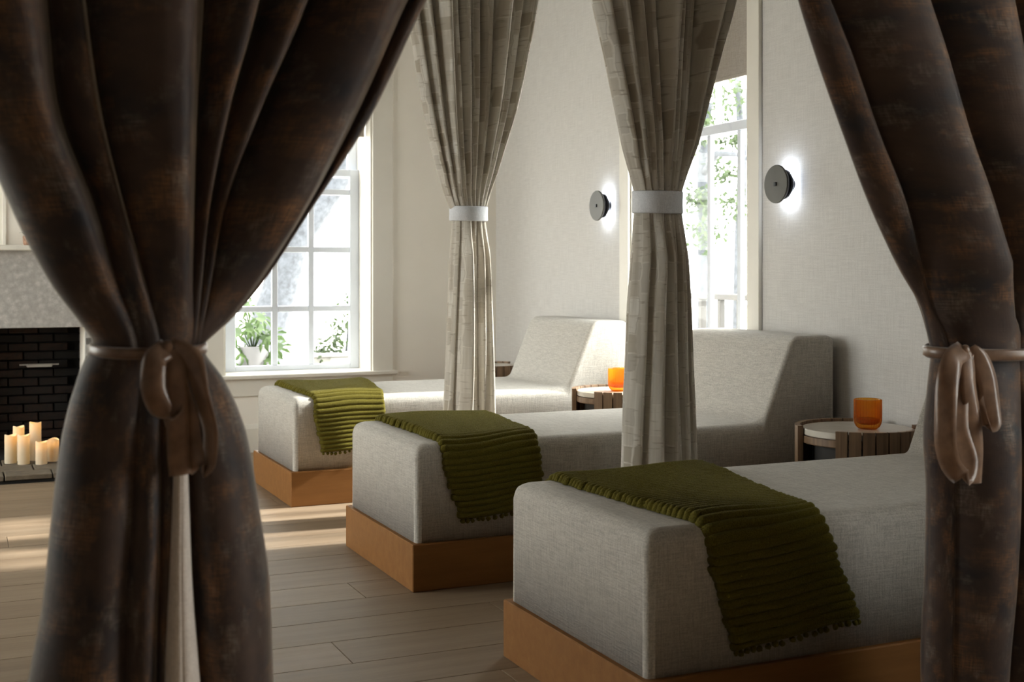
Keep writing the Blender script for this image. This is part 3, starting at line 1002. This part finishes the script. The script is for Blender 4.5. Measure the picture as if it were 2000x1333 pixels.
printed_curtain(4.77 * H,
    [(0, 790, 1042), (100, 806, 1025), (200, 823, 1006), (300, 845, 978), (380, 868, 955)],
    [(445, 884, 947), (500, 880, 951), (600, 876, 955), (700, 872, 958), (808, 867, 960)],
    (404, 431), 885, 945, 'printed beige curtain with white tieback, the farther of the two', 21, 10, 5, (752, 1085), (860, 966))
printed_curtain(3.297 * H,
    [(0, 1155, 1415), (100, 1178, 1392), (200, 1200, 1370), (300, 1222, 1346), (372, 1241, 1327)],
    [(430, 1241, 1327), (500, 1238, 1332), (600, 1230, 1337), (700, 1226, 1340), (800, 1221, 1344), (905, 1218, 1348)],
    (375, 416), 1246, 1321, 'printed beige curtain with white tieback, the nearer of the two', 33, 9, 6, (1085, 1500), (1208, 1358))

# dark velvet pair on the doorway line
def ribbon(name, parent, y0, pts, width, twist, mat=None):
    """flat ribbon along pts = (column, row, distance in front of plane y0); twist = angle of the strip at each point"""
    P = [on_y(u, v, y0 - d) for u, v, d in pts]
    n0 = len(P); N_ = 40
    ts = np.linspace(0, n0 - 1, N_)
    xs = np.arange(n0)
    C = np.stack([pchip(xs, [p[i] for p in P], ts) for i in range(3)], 1)
    tw = pchip(xs, twist, ts)
    V, Fc = [], []
    for i in range(N_):
        t = Vector(C[min(i+1, N_-1)] - C[max(i-1, 0)]).normalized()
        side = Vector((-t.z, 0, t.x))
        if side.length < 1e-4: side = Vector((1, 0, 0))
        side.normalize()
        if side.x < 0: side = -side
        dep = Vector((0, -1, 0))
        w = side * math.cos(tw[i]) + dep * math.sin(tw[i])
        nb = t.cross(w).normalized()
        c_ = Vector(C[i])
        for q in (-1, -0.5, 0, 0.5, 1):
            V.append(c_ + w * (q * width / 2) + nb * (0.0035 * (1 - q*q)))
    for i in range(N_ - 1):
        for q in range(4):
            a = i*5 + q; Fc.append((a, a+1, a+6, a+5))
    o = mesh_obj(name, V, Fc, mat or M['ribbon'], parent, True)
    s_ = o.modifiers.new('thickness', 'SOLIDIFY'); s_.thickness = 0.0012
    return o

YL_, YR_ = 1.754 * H, 1.83 * H
rl = empty('velvet_curtain'); tag(rl, 'dark brown velvet curtain tied with a bow, at the left', 'curtain', 'dark velvet curtains')
dl = 0.082
drape('upper_drape', YL_, [
    (ceil_v(YL_, 300), [-420, -60, 40, 385, 560, 700, 1010, 1075], 0.04),
    (-300, [-250, 45, 120, 400, 545, 665, 890, 935], 0.04),
    (0, [-145, 89, 160, 391, 495, 585, 775, 812], 0.04),
    (210, [-66, 110, 190, 378, 440, 500, 690, 722], 0.042),
    (420, [25, 185, 240, 370, 398, 425, 585, 597], 0.05),
    (560, [103, 225, 278, 366, 383, 400, 497, 508], 0.062),
    (630, [157, 250, 294, 365, 375, 386, 440, 447], 0.074),
    (662, [180, 258, 299, 364, 372, 381, 404, 410], dl),
    (680, [186, 260, 299, 360, 370, 381, 386, 390], dl)],
    M['velvet'], rl, 0.85, 110, 2, 0.2, m=14, fold_amp=[0.7, 0.95, 0.8, 1.3, 1.3, 0.7, 0.8], rest=0.2, pinch=on_y(288, 680, YL_).z)
drape('lower_drape', YL_, [
    (673, [186, 266, 298, 326, 352, 390], dl),
    (692, [170, 269, 300, 330, 358, 399], dl),
    (745, [147, 262, 300, 332, 364, 436], dl * 1.05),
    (860, [117, 253, 299, 331, 371, 481], dl * 1.15),
    (1005, [99, 242, 296, 326, 378, 504], dl * 1.3),
    (1160, [82, 231, 290, 318, 386, 524], dl * 1.4),
    (1332, [50, 227, 284, 310, 400, 530], dl * 1.5),
    (floor_v(YL_, 280), [5, 205, 265, 290, 435, 556], dl * 1.6)],
    M['velvet'], rl, 0.5, 80, 4, 0.05, m=14, fold_amp=[0.5, 1.0, 0.9, 1.0, 0.55], rest=0.2, recess=(3,), pinch=on_y(288, 680, YL_).z)
lin, _ = drape('lining', YL_ - 0.0, [
    (700, [318, 332, 348], dl * 1.15),
    (900, [306, 332, 358], dl * 1.5),
    (1110, [292, 328, 366], dl * 1.75),
    (1332, [276, 328, 384], dl * 1.95),
    (floor_v(YL_, 350), [250, 330, 415], dl * 2.1)],
    M['lining'], rl, 0.12, 40, 6, 0, rest=0.1)
lin['label'] = 'pale lining showing in the slit'
band('ribbon_band', YL_, 672, 688, 187, 390, M['ribbon'], rl, dl + 0.026, 6)
fy = dl + 0.045
ribbon('bow_loop', rl, YL_, [(328, 681, fy), (302, 705, fy + .02), (298, 750, fy + .03), (312, 795, fy + .03), (326, 812, fy + .02), (338, 785, fy + .012), (336, 735, fy + .01), (330, 684, fy)], 0.040,
       [0.6, 0.4, 0.3, 0.5, 1.2, 0.6, 0.5, 0.7])
ribbon('bow_loop', rl, YL_, [(330, 681, fy), (372, 700, fy + .02), (392, 770, fy + .03), (412, 850, fy + .03), (408, 905, fy + .025), (388, 918, fy + .018), (372, 880, fy + .012), (360, 800, fy + .01), (345, 720, fy + .006), (331, 684, fy)], 0.042,
       [0.2, 0.5, 1.0, 1.15, 1.2, 0.9, 0.35, 0.2, 0.2, 0.2])
ribbon('bow_tail', rl, YL_, [(329, 682, fy + .004), (344, 735, fy + .016), (346, 810, fy + .016), (348, 880, fy + .012), (352, 928, fy + .008)], 0.036, [0.3, 0.15, 0.1, 0.2, 0.1])
ribbon('bow_tail', rl, YL_, [(327, 682, fy), (322, 740, fy + .008), (334, 810, fy + .008), (352, 860, fy + .004)], 0.028, [0.3, 0.1, 0.4, 0.3])
kn = on_y(329, 681, YL_ - fy)
bm = bmesh.new(); bmesh.ops.create_icosphere(bm, subdivisions=3, radius=1.0)
for v in bm.verts:
    v.co.x *= 1 + 0.12*math.sin(9*v.co.z); v.co = Vector((v.co.x*0.013, v.co.y*0.011, v.co.z*0.014))
for f in bm.faces: f.smooth = True
knme = bpy.data.meshes.new('knot'); bm.to_mesh(knme); bm.free(); knme.materials.append(M['ribbon'])
ko = link(bpy.data.objects.new('knot', knme), rl); ko.location = kn

rr = empty('velvet_curtain'); tag(rr, 'dark brown velvet curtain tied with a bow, at the right edge', 'curtain', 'dark velvet curtains')
dr = 0.085
drape('upper_drape', YR_, [
    (ceil_v(YR_, 1900), [1330, 1400, 1610, 1830, 2000, 2200, 2500, 2680], 0.04),
    (-300, [1455, 1510, 1690, 1870, 1990, 2150, 2390, 2530], 0.04),
    (0, [1545, 1592, 1758, 1913, 2000, 2130, 2300, 2420], 0.042),
    (140, [1594, 1650, 1802, 1935, 2006, 2115, 2250, 2350], 0.044),
    (283, [1650, 1703, 1842, 1956, 2010, 2100, 2200, 2290], 0.046),
    (400, [1698, 1750, 1880, 1973, 2012, 2080, 2160, 2230], 0.05),
    (525, [1760, 1785, 1912, 1982, 2012, 2055, 2110, 2160], 0.062),
    (604, [1806, 1812, 1932, 1986, 2010, 2035, 2065, 2095], 0.075),
    (651, [1820, 1830, 1942, 1988, 2007, 2022, 2038, 2052], dr),
    (684, [1829, 1838, 1942, 1988, 2005, 2018, 2030, 2040], dr)],
    M['velvet'], rr, 0.85, 110, 12, 0.2, m=14, fold_amp=[0.4, 0.8, 0.9, 1.0, 1.1, 0.9, 0.9], rest=0.2, pinch=on_y(1935, 685, YR_).z)
drape('lower_drape', YR_, [
    (676, [1830, 1850, 1938, 1987, 2005, 2042], dr),
    (695, [1827, 1850, 1940, 1988, 2006, 2046], dr),
    (770, [1818, 1842, 1942, 1990, 2015, 2072], dr),
    (843, [1812, 1838, 1942, 1992, 2025, 2090], dr),
    (952, [1818, 1840, 1940, 1992, 2035, 2110], dr * 1.05),
    (1108, [1815, 1838, 1932, 1992, 2050, 2135], dr * 1.1),
    (1264, [1808, 1834, 1918, 1990, 2065, 2155], dr * 1.15),
    (floor_v(YR_, 1900), [1812, 1838, 1905, 1988, 2085, 2190], dr * 1.2)],
    M['velvet'], rr, 0.5, 80, 14, 0.05, m=14, fold_amp=[0.4, 0.6, 0.9, 1.0, 0.8], rest=0.2, pinch=on_y(1935, 685, YR_).z)
band('ribbon_band', YR_, 676, 694, 1831, 2040, M['ribbon'], rr, dr + 0.026, 6)
fy = dr + 0.040
ribbon('bow_loop', rr, YR_, [(1883, 684, fy), (1862, 700, fy + .018), (1848, 770, fy + .028), (1846, 850, fy + .03), (1856, 905, fy + .028), (1880, 932, fy + .02), (1890, 900, fy + .014), (1872, 830, fy + .012), (1872, 740, fy + .008), (1882, 686, fy)], 0.050,
       [0.7, 0.5, 0.8, 1.0, 0.9, 0.7, 0.4, 0.3, 0.4, 0.7])
ribbon('bow_loop', rr, YR_, [(1886, 684, fy), (1912, 705, fy + .018), (1930, 760, fy + .026), (1934, 825, fy + .028), (1918, 836, fy + .02), (1902, 795, fy + .014), (1895, 735, fy + .008), (1886, 686, fy)], 0.050,
       [0.7, 0.4, 0.3, 0.7, 1.2, 0.7, 0.4, 0.7])
ribbon('bow_tail', rr, YR_, [(1884, 685, fy + .004), (1890, 740, fy + .016), (1900, 820, fy + .016), (1905, 890, fy + .012), (1903, 945, fy + .008)], 0.040, [0.3, 0.15, 0.3, 0.2, 0.1])
ko2 = share(ko, rr); ko2.location = on_y(1885, 685, YR_ - fy)

# ------------------------------------------------------------------ fireplace
def fireplace():
    r = empty('fireplace', (0, YB, 0))
    tag(r, 'stone faced fireplace with white mantel and sooty brick firebox at the left', 'fireplace')
    x0, x1, zt = FP[0], FP[1], FP[3]
    lw = 0.30
    MB().box((x0 - lw, -0.035, zt), (x1 + lw, -0.001, 1.1055*H), 0.003).build('lintel_slab', M['stone'], r)
    for a, b in ((x0 - lw, x0), (x1, x1 + lw)):
        MB().box((a, -0.035, 0.0), (b, -0.001, zt), 0.003).build('leg_slab', M['stone'], r)
    MB().box((x0 - lw - 0.05, -0.12, 1.1055*H), (x1 + lw + 0.05, -0.001, 1.1055*H + 0.035), 0.006).build('mantel_shelf', M['trim'], r)
    # panel mouldings above the mantel
    for xa in (0.305, 0.9, -0.35):
        MB().box((xa - 0.012, -0.012, 1.1055*H + 0.035), (xa + 0.012, -0.0005, 2.6), 0.002).build('panel_moulding', M['wall_paint'], r)
    # firebox: a mortar shell with separate bricks
    D = 0.52; ti = 0.16
    sh = MB()
    sh.box((x0 - 0.09, D + 0.045, -0.01), (x1 + 0.09, D + 0.12, zt + 0.3))
    sh.box((x0 - 0.14, 0.0, -0.01), (x0 - 0.045, D + 0.12, zt + 0.3))
    sh.box((x1 + 0.045, 0.0, -0.01), (x1 + 0.14, D + 0.12, zt + 0.3))
    sh.box((x0 - 0.14, 0.0, zt + 0.22), (x1 + 0.14, D + 0.12, zt + 0.3))
    sh.box((x0 - 0.14, 0.0, -0.06), (x1 + 0.14, D + 0.12, 0.05))
    shell = sh.build('firebox_shell', M['soot'], r)
    bw, bh_, g = 0.20, 0.062, 0.010
    pro = MB().box((-bw/2 + g/2, 0, -bh_/2 + g/2), (bw/2 - g/2, 0.05, bh_/2 - g/2), 0.004).build('brick', M['brick'], r)
    used = False
    rr_ = random.Random(4)
    zc = 0.05 + bh_/2; rowi = 0
    while zc < zt + 0.18:
        n = int((x1 - x0) / bw) + 2
        for i in range(n):
            xc = x0 + (i + (0.5 if rowi % 2 else 0.0)) * bw
            if xc < x0 - 0.02 or xc > x1 + 0.02: continue
            o = pro if not used else share(pro, r); used = True
            o.location = (xc, D + rr_.uniform(-0.006, 0.004), zc)
        for i in range(3):
            yc = 0.06 + (i + (0.5 if rowi % 2 else 0.0)) * bw
            if yc > D: continue
            o = share(pro, r, rot=(0, 0, -math.pi/2)); o.location = (x1 + rr_.uniform(0.0, 0.006), yc, zc)
            o = share(pro, r, rot=(0, 0, math.pi/2)); o.location = (x0 - rr_.uniform(0.0, 0.006), yc, zc)
        zc += bh_; rowi += 1
    p = on_y(77, 714, YB + D - 0.08)  # pale plate and rod standing in for a slit of light
    MB().box((p.x - 0.085, D - 0.11, p.z - 0.011), (p.x + 0.085, D - 0.07, p.z + 0.011), 0.006).build('slit_light_plate', M['painted_slit_light'], r)
    MB().tube([(p.x - 0.13, D - 0.06, p.z + 0.004), (p.x + 0.13, D - 0.06, p.z + 0.004)], 0.006, 8).build('slit_light_rod', M['painted_slit_light'], r)
    return r
fireplace()
def hearth():
    r = empty('hearth', (0, 0, 0)); tag(r, 'low tiled hearth carrying the pillar candles', 'hearth')
    y0, y1 = 6.27*H, YB - 0.036
    x0, x1 = FP[0] - 0.30, FP[1] + 0.30
    ht = 0.040*H
    MB().box((x0 + 0.01, y0 + 0.012, 0.0005), (x1 - 0.01, y1, ht - 0.012)).build('hearth_base', M['soot'], r)
    nx_ = 6; w = (x1 - x0) / nx_
    for i in range(nx_):
        a = x0 + i*w
        MB().box((a + 0.004, y0, ht - 0.030), (a + w - 0.004, y0 + 0.2, ht), 0.004).build('tile', M['hearth_brick'], r)
        o = MB().box((a + 0.004 - w*0.35*(i > 0), y0 + 0.207, ht - 0.030), (a + w*0.65 - 0.004 if i < nx_-1 else x1, y0 + 0.44, ht), 0.004).build('tile', M['hearth_brick'], r)
        MB().box((a + 0.004, y0 + 0.447, ht - 0.030), (a + w - 0.004, y1, ht), 0.004).build('tile', M['hearth_brick'], r)
    return ht
HT = hearth()
def candle(u0, u1, vtop, vbot, label):
    d = direction((u0 + u1)/2, vbot)
    zc = (HT - H) / d.z
    p = d * zc + Vector((0, 0, H))
    hh = (vbot - vtop) / F * zc
    R = (u1 - u0) / F * zc / 2
    r = empty('pillar_candle', (p.x, p.y, HT)); tag(r, label, 'candle', 'pillar candles on the hearth')
    ca = random.Random(int(u0)*7 + int(vtop))
    n = 28; prof = [(0.0, 0.0), (R*0.97, 0.0), (R, 0.004), (R, hh*0.5), (R, hh - 0.006), (R*0.965, hh), (R*0.90, hh - 0.004), (R*0.84, hh - 0.022), (R*0.80, hh - 0.05), (0.0, hh - 0.052)]
    mb = MB().lathe(prof, n)
    a0 = ca.uniform(0, 6)
    mb.v = [(x, y, z + (0.006*math.sin(math.atan2(y, x)*2 + a0) * (1 if z > hh - 0.008 else 0))) for x, y, z in mb.v]
    autosmooth(mb.build('wax_body', M['wax'], r), 60)
    MB().lathe([(0, hh - 0.052), (0.0012, hh - 0.052), (0.0012, hh - 0.040), (0, hh - 0.039)], 6).build('wick', M['dark_inside'], r)
    MB().lathe([(0.0, hh - 0.041), (0.004, hh - 0.036), (0.005, hh - 0.030), (0.003, hh - 0.020), (0.0, hh - 0.012)], 10).build('flame', M['flame'], r, True)
candle(9.5, 32, 850, 905, 'ivory pillar candle at the left end of the hearth group, front row')
candle(26, 47, 833.5, 900, 'ivory pillar candle, second tallest, at the back of the hearth group')
candle(35, 57.5, 850, 907, 'ivory pillar candle in front of the second tallest one')
candle(58, 80, 825.5, 899, 'tallest ivory pillar candle of the hearth group')
candle(70, 92, 863, 907, 'shortest ivory pillar candle, in front of the tallest one')
candle(93, 115, 858, 901, 'short ivory pillar candle at the right end of the hearth group')

def mantel_plant():
    p = on_y(50, 480, YB - 0.06)
    r = empty('potted_plant', (p.x + 0.02, YB - 0.062, 1.1055*H + 0.035)); tag(r, 'small plant in a patterned pot on the mantel shelf', 'plant')
    autosmooth(MB().lathe([(0, 0), (0.030, 0), (0.036, 0.01), (0.038, 0.06), (0.034, 0.062), (0.030, 0.05), (0, 0.05)], 24).build('pot', M['terracotta'], r))
    first = None
    v = []; n = 7
    for i in range(n):
        t = i / (n - 1); w = 0.012*math.sin(math.pi*(0.1 + 0.9*t)) + 0.0005
        v += [(0.07*t, -w, 0.035*math.sin(t*2.2)), (0.07*t, w, 0.035*math.sin(t*2.2))]
    f = [(2*i, 2*i+1, 2*i+3, 2*i+2) for i in range(n-1)]
    for k_ in range(11):
        if first is None: first = mesh_obj('leaf', v, f, M['houseplant'], r, True); o = first
        else: o = share(first, r)
        o.location = (0, 0, 0.05); o.rotation_euler = (0, -0.35*(k_ % 3), k_*2*math.pi/11 + 0.2)
mantel_plant()

# ------------------------------------------------------------------ outdoors
g = MB().box((-25, -15, -0.35), (40, 45, -0.2)).build('ground', M['paving']); g['kind'] = 'structure'

def leaf_cloud(name, centers, n, size, mat, parent, seed):
    rs = np.random.RandomState(seed)
    V = []; Fc = []
    for k_ in range(n):
        c_, rad = centers[rs.randint(len(centers))]
        d = rs.normal(size=3); d /= np.linalg.norm(d); rr_ = rad * rs.uniform(0.25, 1.0)
        p = np.array(c_) + d * rr_ * np.array([1, 1, 0.8])
        a = rs.normal(size=3); a /= np.linalg.norm(a)
        b = np.cross(a, rs.normal(size=3)); b /= np.linalg.norm(b)
        s = size * rs.uniform(0.6, 1.3)
        o = len(V)
        V += [p - a*s, p + b*s*0.42, p + a*s, p - b*s*0.42]
        Fc.append((o, o+1, o+2, o+3))
    o = mesh_obj(name, V, Fc, mat, parent); o['kind'] = 'stuff'
    return o
def tree(label, base, trunk_pts, radii, clumps, nleaf, lsize, mat, seed, branches=(), group='garden trees'):
    r = empty('garden_tree', base); tag(r, label, 'tree', group)
    B = Vector(base)
    MB().tube([Vector(p) - B for p in trunk_pts], radii, 12).build('trunk', M['bark'], r, True)
    for pts, ra in branches: MB().tube([Vector(p) - B for p in pts], ra, 8).build('branch', M['bark'], r, True)
    if nleaf: leaf_cloud('foliage', [(tuple(Vector(c_) - B), rad) for c_, rad in clumps], nleaf, lsize, mat, r, seed)
    return r
# leaning trunk beyond the back window
yt = 13.0
def P1(u, v, y=yt): return on_y(u, v, y)
tr_pts = [(P1(498, 760)), (P1(520, 650)), (P1(548, 560)), (P1(570, 480)), (P1(610, 420)), (P1(655, 360)), (P1(720, 250)), (P1(790, 100))]
b0 = tr_pts[0].copy(); b0.z = -0.2; b0.x -= 0.12
tree('thick leaning garden tree trunk seen through the back window', tuple(b0), [b0] + tr_pts, [0.30, 0.245, 0.21, 0.19, 0.17, 0.15, 0.13, 0.11, 0.09],
     [(P1(560, 60, 13.5), 0.9), (P1(740, 60, 13.5), 0.9)], 700, 0.07, M['leaf'], 3,
     branches=[([P1(560, 520), P1(545, 430), P1(520, 330), P1(505, 200)], [0.12, 0.10, 0.08, 0.06])])
# window 2: trees well beyond the railing
def P2(u, v, x):
    d = direction(u, v); return d * (x / d.x) + Vector((0, 0, H))
q = P2(1378, 640, 9.5)
tree('leafy garden tree at the left in the right hand window', (q.x, q.y, -0.2), [(q.x, q.y, -0.2), P2(1376, 500, 9.5), P2(1372, 330, 9.5), P2(1385, 200, 9.5)], [0.12, 0.10, 0.08, 0.05],
     [(P2(1376, 455, 9.3), 0.42), (P2(1362, 390, 9.3), 0.30), (P2(1385, 190, 9.3), 0.55), (P2(1370, 250, 9.0), 0.3), (P2(1330, 300, 9.3), 0.6)], 900, 0.055, M['leaf'], 5,
     branches=[([P2(1374, 340, 9.5), P2(1400, 300, 9.4), P2(1440, 302, 9.3), P2(1480, 318, 9.2)], [0.05, 0.045, 0.035, 0.02])])
q = P2(1442, 640, 11.0)
tree('leafy garden tree at the right in the right hand window', (q.x, q.y, -0.2), [(q.x, q.y, -0.2), P2(1445, 480, 11), P2(1450, 300, 11), P2(1440, 150, 11)], [0.11, 0.09, 0.07, 0.05],
     [(P2(1425, 270, 10.8), 0.35), (P2(1435, 400, 10.8), 0.42), (P2(1435, 190, 10.8), 0.55), (P2(1415, 340, 10.6), 0.3)], 800, 0.055, M['leaf'], 6)
# railing
def railing():
    x = 5.6; ya, yb = 4.0, 11.0
    r = empty('porch_railing', (x, ya, -0.2)); tag(r, 'dark porch railing with balusters outside the right hand window', 'railing')
    MB().box((-0.035, 0, 1.27), (0.035, yb - ya, 1.32), 0.006).build('top_rail', M['railing'], r)
    MB().box((-0.025, 0, 0.25), (0.025, yb - ya, 0.30), 0.006).build('bottom_rail', M['railing'], r)
    pro = None; y = 0.06
    while y < yb - ya - 0.1:
        if pro is None: pro = MB().box((-0.024, -0.024, 0.30), (0.024, 0.024, 1.27), 0.004).build('baluster', M['railing'], r); o = pro
        else: o = share(pro, r)
        o.location = (0, y, 0); y += 0.27
    for y in (0.0, (yb - ya) / 2 - 0.03, yb - ya):
        MB().box((-0.045, y - 0.045, 0), (0.045, y + 0.045, 1.38), 0.006).build('post', M['railing'], r)
railing()
# planter with shrub
pp = on_y(655, 690, 10.7)
r = empty('planter_box', (pp.x, 10.7, -0.2)); tag(r, 'low white planter box outside the back window', 'planter')
MB().box((-0.26, -0.2, 0.0), (0.50, 0.2, pp.z + 0.2 - 0.02), 0.006).build('box', M['planter'], r)
MB().box((-0.28, -0.22, pp.z + 0.2 - 0.02), (0.52, 0.22, pp.z + 0.2 + 0.015), 0.006).build('rim', M['planter'], r)
r = empty('garden_shrub', (pp.x, 10.7, pp.z + 0.015)); tag(r, 'loose leafy shrub growing in the white planter outside', 'shrub')
MB().tube([(0.1, 0, 0), (0.12, 0, 0.2), (0.18, 0, 0.4)], [0.012, 0.01, 0.006], 6).build('stem', M['bark'], r, True)
leaf_cloud('foliage', [((0.10, 0, 0.22), 0.19), ((0.26, 0, 0.30), 0.20), ((-0.04, -0.1, 0.08), 0.15), ((0.30, 0, 0.48), 0.15), ((-0.16, -0.12, -0.02), 0.13), ((0.16, 0, 0.42), 0.15)], 620, 0.030, M['leaf'], r, 9)
# big-leaved plant in a pot
pf = on_y(494, 700, 10.3)
r = empty('fatsia_plant', (pf.x, 10.3, -0.2)); tag(r, 'big lobed-leaf plant in a grey pot outside the back window', 'plant')
ph_ = pf.z + 0.2 + 0.10
autosmooth(MB().lathe([(0, 0), (0.13, 0), (0.16, ph_*0.5), (0.135, ph_*0.9), (0.14, ph_), (0.11, ph_), (0.10, ph_ - 0.05), (0, ph_ - 0.05)], 32).build('pot', M['pot'], r))
def palmate():
    v = [(0, 0, 0)]; f = []
    lobes = 8
    for i in range(lobes):
        a = -2.2 + 4.4 * i / (lobes - 1)
        L_ = 0.15 * (1 - 0.28 * abs(a) / 2.2)
        for da, ll, dz in ((-0.16, 0.42, 0.006), (-0.19, 0.72, 0.0), (0, 1.0, -0.035), (0.19, 0.72, 0.0), (0.16, 0.42, 0.006)):
            v.append((math.cos(a + da)*L_*ll, math.sin(a + da)*L_*ll, dz))
        o_ = 1 + i*5
        f.append((0, o_, o_+1, o_+2, o_+3, o_+4))
        if i: f.append((0, o_ - 1, o_))
    return v, f
pv, pfc = palmate(); pro = None
rs = random.Random(12)
spots = [(482, 640), (515, 665), (470, 690), (500, 640), (528, 655), (478, 600), (520, 700), (460, 650), (505, 620), (468, 720), (540, 680)]
for k_, (u, v) in enumerate(spots):
    c_ = on_y(u, v, 10.12 + 0.04*(k_ % 4)) - Vector((pf.x, 10.3, -0.2))
    if pro is None: pro = mesh_obj('leaf', pv, pfc, M['leaf_pale'], r); o = pro
    else: o = share(pro, r)
    o.location = c_; o.rotation_euler = (rs.uniform(0.7, 1.3), rs.uniform(-0.4, 0.4), rs.uniform(-0.9, 0.9))
    st = MB().tube([(0, 0, ph_ - 0.05), Vector((c_.x*0.5, c_.y*0.3, (ph_ + c_.z)/2 + 0.05)), c_], 0.006, 6).build('stalk', M['leaf_pale'], r, True)
